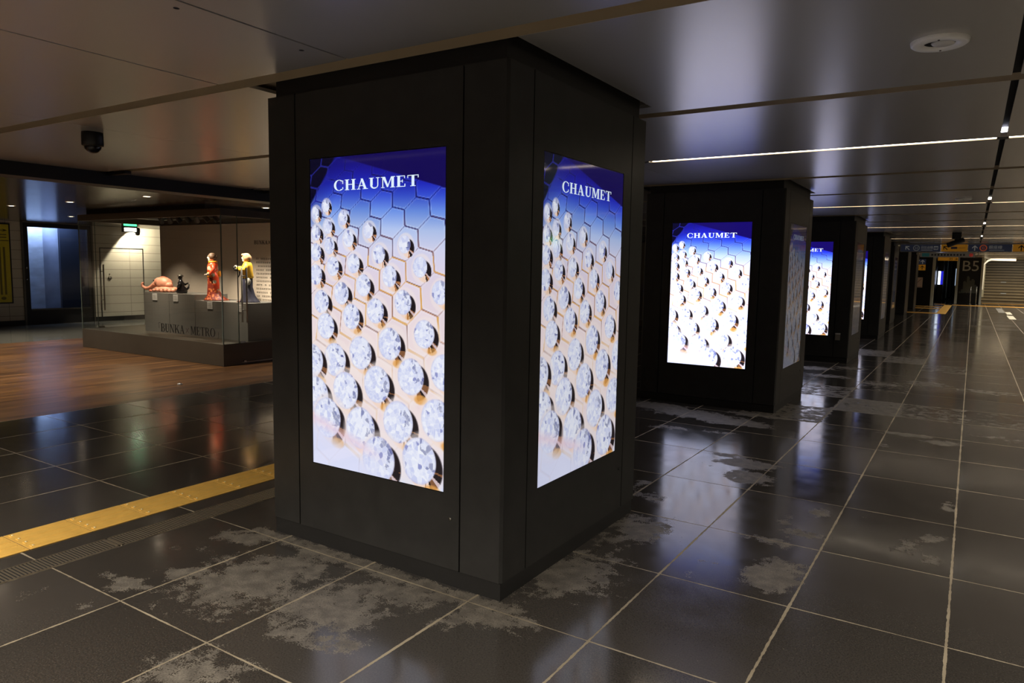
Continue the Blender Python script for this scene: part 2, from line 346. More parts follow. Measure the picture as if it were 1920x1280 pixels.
# ------------------------------------------------------------------ floor: grid of measured tile joints
COLX = [0.012-.605*k for k in range(1, 9)][::-1]
COLX = [-7.40, -6.71, -6.10, -5.49, -4.89, -4.285, -3.66, -3.05, -2.43, -1.797, -1.197, -.590, .012, .617, 1.22, 1.83, 2.44, 3.05, 3.66, 4.27, 4.88, 5.5]
ROWY = [-4.45, -3.58, -2.71, -1.84, -.97, -.10, .76, 1.61, 2.475, 3.25, 4.03, 4.90, 5.78, 6.69]
while ROWY[-1] < 62: ROWY.append(ROWY[-1]+.869)
WEAR = [(-3.4,2.1,.12,.1,.5),(-2.6,1.78,.12,.1,.6),(-2.0,1.9,.15,.12,.8),(-1.75,2.25,.1,.1,.8),(-2.77,2.04,.34,.36,1.0),(-2.71,2.31,.25,.2,.9),(-2.25,2.08,.3,.28,1.0),(-2.22,1.88,.25,.2,.7),(-2.16,2.33,.3,.2,.9),(-1.97,2.4,.25,.12,.8),(-1.63,2.43,.22,.14,1.0),(-1.44,2.5,.12,.06,.5),(-1.55,2.98,.25,.34,.95),(-1.52,3.22,.2,.2,.8),(-1.58,2.73,.15,.15,.7),(-1.52,3.78,.25,.25,.9),(-1.55,3.55,.2,.2,.7),(-1.39,3.77,.15,.2,.5),(-.74,3.53,.14,.2,1.2),(-.7,3.68,.1,.15,1.1),(-.84,4.01,.18,.07,.9),(-.73,4.23,.15,.1,.9),(-.72,4.68,.1,.12,.9),(-.83,4.43,.06,.2,.8),(-1.01,3.54,.12,.04,.7),(-1.08,3.33,.04,.1,.6),(-.09,4.59,.07,.12,1.0),(-.08,4.23,.06,.12,.9),(-.2,4.37,.09,.12,.9),(-.03,5.3,.05,.18,1.0),(-.52,4.73,.1,.05,.6),(-.14,7.33,.16,.12,1.2),(-.42,7.5,.25,.09,1.1),(-.54,6.91,.08,.08,.8),(.29,7.9,.3,.1,.7),(.41,7.79,.2,.06,.7),(-2.85,7.40,.4,.2,1.3),(-2.37,7.22,.5,.22,1.3),(-1.93,7.08,.4,.18,1.3),(-1.82,7.60,.3,.16,1.2),(-2.36,6.45,.25,.12,.8),(-1.88,6.54,.2,.1,.8),(-1.38,5.56,.26,.16,1.2),(-1.28,5.19,.18,.2,1.2),(-1.55,5.73,.25,.1,.9),(-1.62,5.38,.2,.08,.6),(-1.71,4.36,.15,.1,.9),(-1.86,4.61,.1,.15,.7),(-1.98,11.96,.3,.3,1.0),(-1.63,11.18,.4,.2,.9),(-1.56,12.3,.3,.3,.9),(-.96,10.79,.4,.3,.8),(-.42,11.23,.3,.3,1.0),(.25,10.95,.5,.3,.7),(-1.15,16.74,.5,.3,.7),(-3.18,1.72,.1,.07,1.2),(-3.35,1.71,.1,.05,.9),(-3.1,1.9,.14,.05,1.1),(-3.08,1.97,.08,.08,.9),(-3.32,2.35,.15,.1,.9),(-3.19,2.39,.12,.08,1.1),(-3.3,2.18,.12,.05,.7),(-3.45,1.43,.1,.12,.6),(-3.13,1.5,.1,.1,.6),(-3.51,1.53,.08,.08,.5),(-2.29,1.45,.25,.2,.85),(-2.32,1.3,.15,.1,.5),(-1.3,3.55,.1,.1,.3),(-.52,2.87,.08,.05,.6),(-1.11,2.73,.06,.06,.5),(-.14,3.21,.08,.05,.5)]
PALE_TILES = {(-1.197, 10): .9, (-1.797, 11): .7, (-.59, 10): .6, (.012, 10): .45, (-1.797, 9): .8, (-1.197, 12): .5, (-1.197, 16): .8, (-1.797, 17): .8, (-.59, 15): .5}
def build_floor():
    xs = []; us = []
    for i in range(len(COLX)-1):
        n = 10 if -4 < COLX[i] < .5 else 2
        for k in range(n): xs.append(COLX[i]+(COLX[i+1]-COLX[i])*k/n); us.append(i+k/n)
    xs.append(COLX[-1]); us.append(len(COLX)-1)
    ys = []; vs = []
    for j in range(len(ROWY)-1):
        n = 14 if .5 < ROWY[j] < 7.9 else (6 if 7 < ROWY[j] < 14 else 1)
        for k in range(n): ys.append(ROWY[j]+(ROWY[j+1]-ROWY[j])*k/n); vs.append(j+k/n)
    ys.append(ROWY[-1]); vs.append(len(ROWY)-1)
    nx, ny = len(xs), len(ys)
    X, Y = np.meshgrid(xs, ys); U, V = np.meshgrid(us, vs)
    Wr = np.zeros_like(X)
    for (a, b, rx, ry, s) in WEAR:
        Wr = np.maximum(Wr, s*np.exp(-(((X-a)/rx)**2+((Y-b)/ry)**2)*.8))
    for (cx, rj), s in PALE_TILES.items():
        i = min(range(len(COLX)), key=lambda q: abs(COLX[q]-cx)); j = rj+5
        Wr = np.where((U >= i) & (U <= i+1) & (V >= j) & (V <= j+1), np.maximum(Wr, s), Wr)
    Wr = np.maximum(Wr, np.where((Y > 2.47) & (Y < 2.57) & (X > -3.3) & (X < -1.5), .8, 0))
    co = np.stack([X, Y, np.zeros_like(X)], -1).reshape(-1, 3)
    idx = np.arange(nx*ny).reshape(ny, nx)
    F = np.stack([idx[:-1, :-1], idx[:-1, 1:], idx[1:, 1:], idx[1:, :-1]], -1).reshape(-1, 4)
    me = bpy.data.meshes.new('floor'); nf = len(F)
    me.vertices.add(nx*ny); me.vertices.foreach_set('co', co.ravel())
    me.loops.add(nf*4); me.loops.foreach_set('vertex_index', F.ravel())
    me.polygons.add(nf); me.polygons.foreach_set('loop_start', np.arange(nf)*4); me.update(calc_edges=True)
    uvl = me.uv_layers.new(name='tile'); UV = np.stack([U.ravel(), V.ravel()], -1)[F.ravel()]
    # nudge towards each face centre so FLOOR() picks one tile
    uvl.data.foreach_set('uv', UV.ravel())
    a = me.attributes.new('wear', 'FLOAT', 'POINT'); a.data.foreach_set('value', Wr.ravel())
    me.materials.append(M_FLOOR)
    o = bpy.data.objects.new('floor', me); COL.objects.link(o); tag(o, kind='structure')
build_floor()
struct('floor', MB().box(-14.33, -7.40, -4.45, 30, -.02, 0), M_WOOD)
struct('floor', MB().box(-18.3, -14.33, -4.45, 30, -.02, 0), M_PALE)

# ------------------------------------------------------------------ ceiling
PITCH = 5.216
X0, X1 = -7.95, 5.5
def build_ceiling():
    mb = MB(); zt = H+.018; carrier = []; lips = []
    tr = (.088, .122)                    # recessed track along the passage
    def panel(x0, x1, y0, y1):
        if x1-x0 > .002: mb.box(x0, x1, y0, y1, H, zt, 0)
    def band(y0, y1, seams, blocks=()):
        xs = [X0]; cuts = sorted(list(seams)+[(tr[0], tr[1])]+[(3.0, 3.006)])
        segs = []; a = X0
        for (p, q) in cuts:
            if q < a: continue
            segs.append((a, p)); a = q
        segs.append((a, X1))
        for (a, b) in segs: panel(a, b, y0, y1)
    S = lambda x, w=.007: (x-w/2, x+w/2)
    hx0, hx1 = -3.385, -1.655            # hole round each pillar
    y = 2.556-PITCH*2
    k = -2
    while y < 38:
        g0, g1 = y-.085, y+.020          # groove in front of the pillar row
        hy1 = y+1.46+.045
        # band beside the pillar (up to the rear groove at y+1.70)
        band(g1, hy1, [(hx0, hx1), S(-5.39, .004)])
        band(hy1, y+1.665, [S(-2.7, .004), S(-5.39, .004)])
        lips += [g1, y+1.765]
        # band between rear groove and light slot
        sl = .227 if k == -1 else y+3.477      # near edge of the light slot
        band(y+1.765, sl, [S(-5.39, .004)])
        carrier.append(sl)
        band(sl+.086, y+PITCH-.085, [S(-2.66, .006), S(-3.487, .012), S(-5.0, .004)] if k != -1 else [S(-3.487, .013), S(-2.52, .013), S(-5.39, .004)])
        y += PITCH; k += 1
    panel(X0, X1, y-.085, 62)
    # little fixing holes in the near panels
    for (x, yy) in ((-2.6, 1.67), (-2.6, 2.27)):
        mb.add([(x+.012*math.cos(a*PI/6), yy+.012*math.sin(a*PI/6), H-.0006) for a in range(12)], [tuple(range(12))[::-1]], 2)
    # beige carrier above the gaps
    a = -8
    for c_ in carrier: mb.box(X0, X1, a, c_+.001, H+.046, H+.056, 1); a = c_+.085
    mb.box(X0, X1, a, 62, H+.046, H+.056, 1)
    for c_ in lips: mb.box(X0, X1, c_-.005, c_-.0005, H-.004, H+.046, 1)
    mb.box(X0, X1, -8, 62, H+.06, H+.08, 1)
    return struct('ceiling', mb, [M_CEIL, M_CREAM, M_GAP])
build_ceiling()
# black seam backing strips
sb = MB()
for x in (-3.487, -2.52): sb.box(x-.009, x+.009, .34, 2.38, H+.008, H+.014)
for x in (-2.66,): sb.box(x-.006, x+.006, 6.14, 7.68, H+.012, H+.02)
sb.box(.085, .125, -5, 42, H+.03, H+.045)
struct('trim_1', sb, M_GAP)
struct('ceiling', MB().box(-18.4, -8.2, -6, 30, 2.335, 2.36), M_CEIL2)
fb = MB(); fb.box(-8.25, -7.95, -6, 42, 2.30, 2.47); struct('trim_2', fb, M_DARK)
fb = MB()
for yy in (4.30, 6.31): fb.box(-7.95, -7.62, yy-.05, yy+.02, 2.405, H-.001)
struct('trim_3', fb, M_DARK)

# light lines in the ceiling
LY = [.27]+[2.556+3.52+PITCH*k for k in range(0, 7)]
where = {0: 'beyond the nearest black pillar', 1: 'beyond the second black pillar', 2: 'beyond the third black pillar', 3: 'beyond the fourth black pillar',
         4: 'just past the long hanging sign', 5: 'far beyond the long hanging sign', 6: 'above the staircase, seen under the long sign'}
for i, y in enumerate(LY+[2.556+3.52-PITCH*2]):
    x0 = -2.46 if i in (1,) else (-2.2 if i else -5.0)
    wh = (where[i-1] if i < 8 else 'behind the viewer') if i else 'over the near floor, mirrored in the nearest screen'
    lab = 'warm white light line in the ceiling '+wh
    t = thing('light_line', (0, y, H), lab, 'ceiling light', 'light lines across the ceiling')
    m = MB(); m.box(x0-.05, X1-.1, .034, .040, .0, .040); m.box(x0-.05, X1-.1, -.040, -.034, .0, .040); m.box(x0-.05, X1-.1, -.040, .040, .040, .044)
    m.build('housing', M_CREAM, t)
    MB().box(x0, X1-.15, -.034, .018, .008, .018).build('diffuser', M_RECESSGLOW, t)  # lit cream recess drawn as a weakly glowing band
    MB().box(x0, X1-.15, .018, .034, .006, .018).build('led_strip', M_LINE, t)
    if 0 < i < 6:
        MB().box(x0-.045, x0-.015, -.028, .028, -.006, .02).build('end_cap', M_STEEL, t)
        MB().box(.07, .14, -.028, .034, -.006, .03).build('bracket', M_DARK, t)
for i in range(0, 4):  # glowing dots stand for reflections of the light line ends
    y = 5.80+4.98*i
    t = MB(); t.box(.088, .122, y-.035, y+.035, H-.002, H+.02)
    tag(t.build('track_spot', M_COOLGLINT if i == 0 else M_WHITEGLOW), 'tiny bright lamp in the dark ceiling track '+('nearest the round ceiling ring' if i == 0 else ['', 'second along from the round ceiling ring', 'third along from the round ceiling ring', 'farthest one, beside the black ceiling camera'][i]), 'ceiling lamp', 'small lamps in the ceiling track')

# round ceiling rings
M_RIM = mat('ring_white', rgb(248, 246, 240), .35)
def ceiling_ring(x, y, r, label):
    t = thing('ceiling_speaker', (x, y, H), label, 'ceiling speaker', 'round fittings in the ceiling')
    m = MB(); n = 40; prof = [(r, 0), (r*.98, -.012), (r*.9, -.018), (r*.58, -.016), (r*.52, -.004), (r*.5, .014)]
    V = []; F = []
    for (rr, z) in prof:
        for i in range(n): V.append((rr*math.cos(2*PI*i/n), rr*math.sin(2*PI*i/n), z))
    for k in range(len(prof)-1):
        for i in range(n): F.append((k*n+i, k*n+(i+1) % n, (k+1)*n+(i+1) % n, (k+1)*n+i)[::-1])
    m.add(V, F, 0, True); m.build('rim', M_RIM, t)
    d = MB(); d.loft([(-.0065, 0, 0, r*.54, r*.54), (-.005, 0, 0, r*.54, r*.54)], 32, smooth=False); d.build('recess', M_GAP, t)
    e = MB(); e.loft([(-.0125, .12*r, .10*r, r*.36, r*.36), (-.0065, .1*r, .08*r, r*.40, r*.40)], 32); e.build('cone', M_WHITE, t)
    for s in (-1, 1): MB().loft([(-.0195, s*.0, s*r*.74, .004, .004), (-.015, s*.0, s*r*.74, .004, .004)], 8).build('screw', M_DARK, t)
ceiling_ring(-.182, 3.487, .107, 'white round recessed ceiling ring with a dark centre, the large near one')
ceiling_ring(-.17, 10.62, .09, 'small white round ceiling ring far off beside the second light line')
ceiling_ring(-.20, 21.0, .09, 'tiny white round ceiling ring beyond the black ceiling camera')

# ------------------------------------------------------------------ advertising poster (vertex-coloured flat screen picture)
HM = np.array([[.18549759, .05854618, .26217827], [-.05384501, .0949616, .76169892], [-.00434288, -.05548951, 1.]])
HI = np.linalg.inv(HM)
GEMS = [(.04,.308),(.126,.27),(.042,.423),(.142,.387),(.265,.342),(.04,.534),(.153,.497),(.307,.458),(.46,.414),(.038,.666),(.18,.615),(.345,.597),(.539,.544),(.724,.491),(.421,.718),(.617,.663),(.832,.61),(.083,.823),(.248,.768),(.512,.857),(.714,.802),(.97,.741),(.326,.898),(.118,.964),(.296,.93),(.618,1.034),(.863,.965),(.396,1.102),(.19,1.158),(.0,1.176),(.522,1.27),(.77,1.203),(.275,1.331),(.03,1.383),(1.0,1.16),(.123,1.51),(.393,1.536),(.679,1.464),(.95,1.42),(.533,1.699),(.83,1.66)]
GEMS = [g for g in GEMS if g != (.296, .93)]
def poster_colours(NU, NV):
    u = (np.arange(NU)+.5)/NU; v = (np.arange(NV)+.5)/NV*1.8
    U, V = np.meshgrid(u, v)
    keys = [(0, (22, 14, 110)), (.08, (28, 24, 150)), (.16, (34, 44, 190)), (.22, (58, 84, 214)), (.30, (112, 150, 236)), (.40, (186, 205, 246)), (.50, (222, 222, 247)), (.65, (236, 222, 236)), (.9, (244, 226, 228)), (1.2, (248, 228, 222)), (1.45, (242, 220, 224)), (1.62, (228, 222, 242)), (1.8, (222, 232, 255))]
    kv = [k[0] for k in keys]; C = np.stack([np.interp(V+(.5-U)*.05, kv, [k[1][i] for k in keys]) for i in range(3)], -1)
    # honeycomb cells
    w = HI[2, 0]*U+HI[2, 1]*V+HI[2, 2]; I = (HI[0, 0]*U+HI[0, 1]*V+HI[0, 2])/w; K = (HI[1, 0]*U+HI[1, 1]*V+HI[1, 2])/w
    # candidate centres
    i0 = np.floor(I); k0 = np.floor(K); best = np.full(I.shape, 9.); second = np.full(I.shape, 9.); bi = i0.copy(); bk = k0.copy(); si = i0.copy(); sk = k0.copy()
    for di in (0, 1, -1, 2):
        for dk in (0, 1, -1, 2):
            a = I-(i0+di); b = K-(k0+dk); d = np.sqrt(a*a+b*b+a*b)
            s2 = (d < second) & (d >= best); second = np.where(s2, d, second); si = np.where(s2, i0+di, si); sk = np.where(s2, k0+dk, sk)
            s1 = d < best
            second = np.where(s1, best, second); si = np.where(s1, bi, si); sk = np.where(s1, bk, sk)
            best = np.where(s1, d, best); bi = np.where(s1, i0+di, bi); bk = np.where(s1, k0+dk, bk)
    edge = (second-best)/2                  # 0 at the joint
    ddi = si-bi; ddk = sk-bk
    heavy = ((ddk == 0) | ((ddi != 0) & (ddk != 0)))   # joints seen from the side
    rnd = np.abs(np.sin(bi*12.9898+bk*78.233+(si+bi)*3.7+(sk+bk)*5.1))
    # per-cell shade
    cs = (np.sin(bi*3.1+bk*5.7)*.5+.5)[..., None]
    C = C*(1-.06*cs*np.clip(1.2-V, 0, 1)[..., None])
    lw = np.where(heavy, .024, .012)*(.8+.6*rnd)
    msk = np.clip((lw-edge)/.012, 0, 1)[..., None]*(1-.55*np.clip((V-.85)/.2, 0, 1))[..., None]
    fr = np.clip((V-.28)/.35, 0, 1)[..., None]
    gold = np.where(rnd[..., None] > .45, np.array([196, 140, 104.]), np.array([120, 84, 74.]))
    lc = np.array([24, 24, 96.])*(1-fr)+gold*fr
    lc = np.where(((V > .55) & (rnd > .7))[..., None], np.array([226, 164, 70.]), lc)
    C = C*(1-msk*.85)+lc*msk*.85
    hi = np.clip((.016-np.abs(edge-.05))/.016, 0, 1)[..., None]*np.clip(V*2.5, 0, 1)[..., None]
    C = C+(255-C)*hi*.35
    # dark top corners
    wedge = np.clip(((.01+(U-.27)*.27)-V)/.006, 0, 1)*(U > .22)
    C = C*(1-wedge[..., None])+np.array([20, 9, 84.])*wedge[..., None]
    cor = np.clip(((.21-U)*1.28-V)/.02, 0, 1)[..., None]
    C = C*(1-cor)+np.array([9, 7, 34.])*cor
    le = (np.clip((.05-edge)/.03, 0, 1)*np.clip(((.26-U)*1.3-V)/.02, 0, 1))[..., None]*.6
    C = C*(1-le)+np.array([52, 56, 196.])*le
    veil = np.clip(((.42-U)*1.1-V)/.25, 0, 1)[..., None]*.5*(1-cor)
    C = C*(1-veil)+np.array([18, 18, 110.])*veil
    # gems
    R = np.random.RandomState(5)
    for (gu, gv) in sorted(GEMS, key=lambda g: g[1]):
        r = .021+.056*gv; r *= 1.12 if gv > 1.0 else 1; sq = .80+.12*min(1, gv)
        rx, ry = r*sq*1.05, r*1.05
        x = (U-gu)/rx; y = (V-gv)/ry
        big = min(1, max(0, (gv-.55)/.5))
        # halo of the raised collar
        d = np.sqrt(((x-.2)/1.45)**2+((y-.15)/1.45)**2); a = np.clip((1-d)/.12, 0, 1)[..., None]*.55
        C = C*(1-a)+np.array([250, 236, 230.])*a
        # side of the setting
        ox, oy = .62-.24*big, .42-.14*big
        d = np.sqrt(((x-ox)/1.0)**2+((y-oy)/1.02)**2); a = np.clip((1-d)/.08, 0, 1)[..., None]
        ang = np.arctan2(y-oy, x-ox)
        f = np.sin(ang*7+gu*40)*.5+.5
        side = np.where((ang < 1.25)[..., None], np.array([34, 27, 30.]), np.array([250, 222, 204.]))
        side = np.where(((f > .80-.35*big) & (ang > .1) & (ang < 1.6))[..., None], np.array([190, 128, 84.])*(1-.3*big), side)
        side = np.where(((ang > .55) & (ang < .75))[..., None], np.array([214, 190, 190.]), side)
        C = C*(1-a)+side*a
        # gold base glow
        d = np.sqrt(((x-.75)/.55)**2+((y-1.15)/.3)**2); a = np.clip((1-d)/.3, 0, 1)[..., None]*.8*big
        C = C*(1-a)+np.array([236, 168, 84.])*a
        # faceted head
        d = np.sqrt(x*x+y*y); a = np.clip((1-d)/.06, 0, 1)[..., None]
        win = (d < 1.05); ii = np.where(win)
        if len(ii[0]) == 0: continue
        nf = int(24+90*big); pts = R.uniform(-1, 1, (nf, 2)); fc = R.uniform(-1, 1, nf)
        dd = (x[ii][:, None]-pts[None, :, 0])**2+(y[ii][:, None]-pts[None, :, 1])**2
        j = dd.argmin(1); s = np.sort(dd, 1); e = np.sqrt(s[:, 1])-np.sqrt(s[:, 0])
        val = fc[j]
        base = np.array([226, 230, 250.])[None]+val[:, None]*np.array([22, 20, 7.])[None]
        base = np.where((val < -.93)[:, None], np.array([150, 156, 206.])[None], base)
        dk = (x[ii] > .05) & (y[ii] < .35) & (np.abs(val) > .62) & (d[ii] > .45)
        base = np.where(dk[:, None], base*.55+np.array([60, 66, 120.])[None]*.45, base)
        base = base+(np.array([255, 255, 255.])-base)*np.clip((.05-e)/.05, 0, 1)[:, None]*.45
        rim = np.clip((d[ii]-.86)/.1, 0, 1)[:, None]*.35
        base = base*(1-rim)+np.array([186, 180, 214.])[None]*rim
        C[ii] = C[ii]*(1-a[ii])+np.clip(base, 0, 255)*a[ii]
    # soft white sweep at the lower left
    sw = np.clip((V-1.50-(U*.42))/.10, 0, 1)[..., None]*.85
    C = C*(1-sw)+np.array([226, 228, 252.])*sw
    sw = np.clip(1-np.abs(V-1.52-U*.30)/.05, 0, 1)[..., None]*np.clip((.6-U)/.2, 0, 1)[..., None]*.6
    C = C*(1-sw)+np.array([240, 206, 220.])*sw
    return lin(np.clip(C, 0, 255)), None
NU, NV = 210, 378
PCOL, _ = poster_colours(NU, NV)
def poster_mesh():
    """picture area .869 x 1.565 in its own XZ plane, facing -Y, lower left corner at the origin"""
    WU, HV = .869, 1.5642
    gx = np.linspace(0, WU, NU+1); gz = np.linspace(HV, 0, NV+1)
    X, Z = np.meshgrid(gx, gz); co = np.stack([X, np.zeros_like(X), Z], -1).reshape(-1, 3)
    idx = np.arange((NU+1)*(NV+1)).reshape(NV+1, NU+1)
    F = np.stack([idx[1:, :-1], idx[1:, 1:], idx[:-1, 1:], idx[:-1, :-1]], -1).reshape(-1, 4); nf = len(F)
    me = bpy.data.meshes.new('screen_picture'); me.vertices.add(len(co)); me.vertices.foreach_set('co', co.ravel())
    me.loops.add(nf*4); me.loops.foreach_set('vertex_index', F.ravel()); me.polygons.add(nf); me.polygons.foreach_set('loop_start', np.arange(nf)*4)
    me.update(calc_edges=True)
    a = me.attributes.new('picture', 'FLOAT_COLOR', 'CORNER')
    c = np.concatenate([PCOL.reshape(-1, 3), np.ones((nf, 1))], 1); a.data.foreach_set('color', np.repeat(c, 4, 0).ravel())
    return me
PME = poster_mesh()
def screen_mat(name, s):
    m = bpy.data.materials.new(name); m.use_nodes = True; N = m.node_tree.nodes; L = m.node_tree.links; p = N['Principled BSDF']
    p.inputs['Base Color'].default_value = (.01, .01, .012, 1); p.inputs['Roughness'].default_value = .06; p.inputs['Specular IOR Level'].default_value = .30
    a = N.new('ShaderNodeAttribute'); a.attribute_name = 'picture'
    mx = N.new('ShaderNodeMix'); mx.data_type = 'RGBA'; mx.blend_type = 'MULTIPLY'; mx.inputs[0].default_value = 1
    mx.inputs[7].default_value = (.93, .97, 1.12, 1) if s > 1 else (.98, .99, 1.02, 1)      # bluer tint put in for screens seen more head-on
    L.new(a.outputs['Color'], mx.inputs[6]); L.new(mx.outputs[2], p.inputs['Emission Color']); p.inputs['Emission Strength'].default_value = s
    return m
SMAT = {}
def get_smat(s):
    if s not in SMAT: SMAT[s] = screen_mat('lit_screen_%d' % int(s*100), s)
    return SMAT[s]
PME.materials.append(get_smat(1.0*SCREEN))
LMAT = {}
def get_lmat(s):
    if s not in LMAT: LMAT[s] = mat('screen_letters_%d' % int(s*100), (.02, .02, .02, 1), .3, emit=(.74, .87, 1, 1), es=s)
    return LMAT[s]
lm = MB(); lettering(lm, 'CHAUMET', (.197*.869, -.0012, 1.5642-.187*.869), (1, 0, 0), (0, 0, 1), .058*.869, .60*.869+.03, th=.0008, nrm=(0, -1, 0))
LME = lm.build('tmp', get_lmat(1.0)); LDATA = LME.data; LDATA.name = 'screen_lettering'; bpy.data.objects.remove(LME, do_unlink=True)

# ------------------------------------------------------------------ pillars
BX0, BX1 = -3.19, -1.668      # body, plinth is 10 mm inside
def pillar(k, label, fr, rg, dx=0, dy=0):
    y0 = 2.546+PITCH*k; y1 = y0+1.48
    t = thing('advertising_pillar', ((BX0+BX1)/2+dx, (y0+y1)/2+dy, 0), label, 'pillar', 'black advertising pillars')
    cx, cy = (BX0+BX1)/2, (y0+y1)/2; hx, hy = (BX1-BX0)/2, (y1-y0)/2
    MB().box(-hx+.01, hx-.01, -hy+.01, hy-.01, 0, .079).build('plinth', M_PLIN, t)
    MB().box(-hx+.035, hx-.035, -hy+.035, hy-.035, 2.34, H+.03).build('cap', M_PLIN, t)
    MB().box(-hx+.03, hx-.03, -hy+.03, hy-.03, .079, 2.34).build('core', M_GAP, t)
    g = .004; zb, zt = .085, 2.345
    # corner posts, L-shaped; gaps measured from the photograph
    fx = (-2.972-cx, -1.899-cx); ry = (2.752-3.286, 3.832-3.286)
    ch = .012
    def post(sx, sy, a, b):
        # a: x of the front/rear face gap, b: y of the side face gap
        X, Y = sx*hx, sy*hy
        poly = [(a, Y), (X-sx*ch, Y), (X, Y-sy*ch), (X, b), (X-sx*.02, b), (X-sx*.02, Y-sy*.02), (a, Y-sy*.02)]
        ar = sum(poly[i][0]*poly[(i+1) % 7][1]-poly[(i+1) % 7][0]*poly[i][1] for i in range(7))
        if ar < 0: poly = poly[::-1]
        MB().prism(poly, 'z', zb, zt).build('corner_post', M_BLK, t)
    post(-1, -1, fx[0]-g, ry[0]-g); post(1, -1, fx[1]+g, ry[0]-g); post(1, 1, fx[1]+g, ry[1]+g); post(-1, 1, fx[0]-g, ry[1]+g)
    # access panels with the opening for the display
    def panel(face, disp):
        m = MB(); T = .018
        if face in ('front', 'rear'):
            a0, a1 = fx[0]+g, fx[1]-g; Y = -hy if face == 'front' else hy; s = 1 if face == 'front' else -1
            def bx(p0, p1, z0, z1): m.box(p0, p1, Y, Y+s*T, z0, z1)
            d0, d1 = -2.865-cx, -1.996-cx
        else:
            a0, a1 = ry[0]+g, ry[1]-g; Xf = hx if face == 'right' else -hx; s = -1 if face == 'right' else 1
            def bx(p0, p1, z0, z1): m.box(Xf, Xf+s*T, p0, p1, z0, z1)
            d0, d1 = 2.853-3.286, 3.722-3.286
        z0, z1 = .446, 2.0102
        if disp is None:
            bx(a0, a1, zb, zt); return m.build('access_panel', M_BLK, t)
        e = .004
        bx(a0, a1, zb, z0-e); bx(a0, a1, z1+e, zt); bx(a0, d0-e, z0-e, z1+e); bx(d1+e, a1, z0-e, z1+e)
        pn = m.build('access_panel', M_BLK, t)
        # lock
        kl = MB()
        if face == 'front': kl.tube([(-1.953-cx, -hy-.004, .326), (-1.953-cx, -hy+.004, .326)], .008, 12)
        else: kl.tube([(hx+.004, 3.782-3.286, .326), (hx-.004, 3.782-3.286, .326)], .008, 12)
        kl.build('lock', M_CHROME if k == 0 and face == 'front' else M_DARK, pn)
        # display
        bz = MB()
        if face == 'front': bz.box(d0-.003, d1+.003, -hy+.004, -hy+.012, z0-.003, z1+.003); rz = 0; loc = (d0, -hy+.002, z0)
        else: bz.box(hx-.012, hx-.004, d0-.003, d1+.003, z0-.003, z1+.003); rz = PI/2; loc = (hx-.002, d0, z0)
        ds = bz.build('display', M_BEZ, t)
        pc = bpy.data.objects.new('screen_picture', PME); COL.objects.link(pc); pc.parent = ds; pc.location = loc; pc.rotation_euler = (0, 0, rz)
        pc.material_slots[0].link = 'OBJECT'; pc.material_slots[0].material = get_smat(disp)
        lt = bpy.data.objects.new('screen_lettering', LDATA); COL.objects.link(lt); lt.parent = ds; lt.location = loc; lt.rotation_euler = (0, 0, rz)
        lt.material_slots[0].link = 'OBJECT'; lt.material_slots[0].material = get_lmat(disp*1.1)
        return pn
    panel('front', fr); panel('right', rg); panel('rear', None); panel('left', None)
    return t
pillar(0, 'nearest and largest black pillar with two lit poster screens', .92, .72)
pillar(1, 'second black pillar in the row, its lit poster facing the viewer', 1.55, .12)
pillar(2, 'third black pillar in the row, with a small white box near its foot', 1.6, .03)
pillar(3, 'fourth black pillar in the row, only a sliver of its lit screen visible', 1.6, .03, -.07, .08)
pillar(4, 'fifth black pillar in the row, narrow dark strip behind the fourth', None, .02, -.36, .9)
pillar(5, 'sixth black pillar in the row, left of the long hanging sign', None, None, -.38, 1.3)
pillar(6, 'farthest black pillar of the row before the sign-bearing wall', None, None, -.40, 1.2)

# outlet box on third pillar
t = thing('outlet_box', (-1.838, 2.546+2*PITCH, .43), 'small white wall box on the third black pillar near the floor', 'outlet box')
MB().box(-.036, .036, -.03, 0, -.055, .055).build('body', M_GREY, t, bevel=.003)
MB().box(-.038, .038, -.036, 0, .045, .062).build('lid', M_WHITE, t, bevel=.002)

# ------------------------------------------------------------------ ceiling cameras
def dome(x, y):
    t = thing('dome_camera', (x, y, H), 'black dome security camera under the near left ceiling', 'security camera')
    MB().loft([(0, 0, 0, .072, .072), (-.03, 0, 0, .074, .074), (-.095, 0, 0, .074, .074), (-.10, 0, 0, .066, .066)][::-1], 28).build('housing', M_DARK, t)
    m = MB(); rings = [(-.10-.052*math.sin(a*PI/16), 0, 0, .056*math.cos(a*PI/16)+.002, .056*math.cos(a*PI/16)+.002) for a in range(8, -1, -1)]
    m.loft(rings, 28); m.build('lens_dome', mat('smoked_dome', (.01, .01, .012, 1), .05), t)
    m = MB(); m.loft([(-.103, 0, 0, .062, .062), (-.098, 0, 0, .064, .064)], 28); m.build('bezel', M_STEEL, t)
dome(-5.62, 2.90)
t = thing('box_camera', (-.37, 18.85, H), 'black camera tilted down from the ceiling in front of the far light line', 'security camera')
MB().box(-.09, .09, -.06, .06, -.14, 0).build('mount', M_DARK, t, bevel=.01)
m = MB(); m.tube([(.14, -.02, -.16), (-.16, -.10, -.28)], [.05, .058], 14, smooth=False); m.build('barrel', M_DARK, t)
m = MB(); m.tube([(.0, 0, -.12), (0, -.04, -.20)], .035, 10); m.build('arm', M_DARK, t)

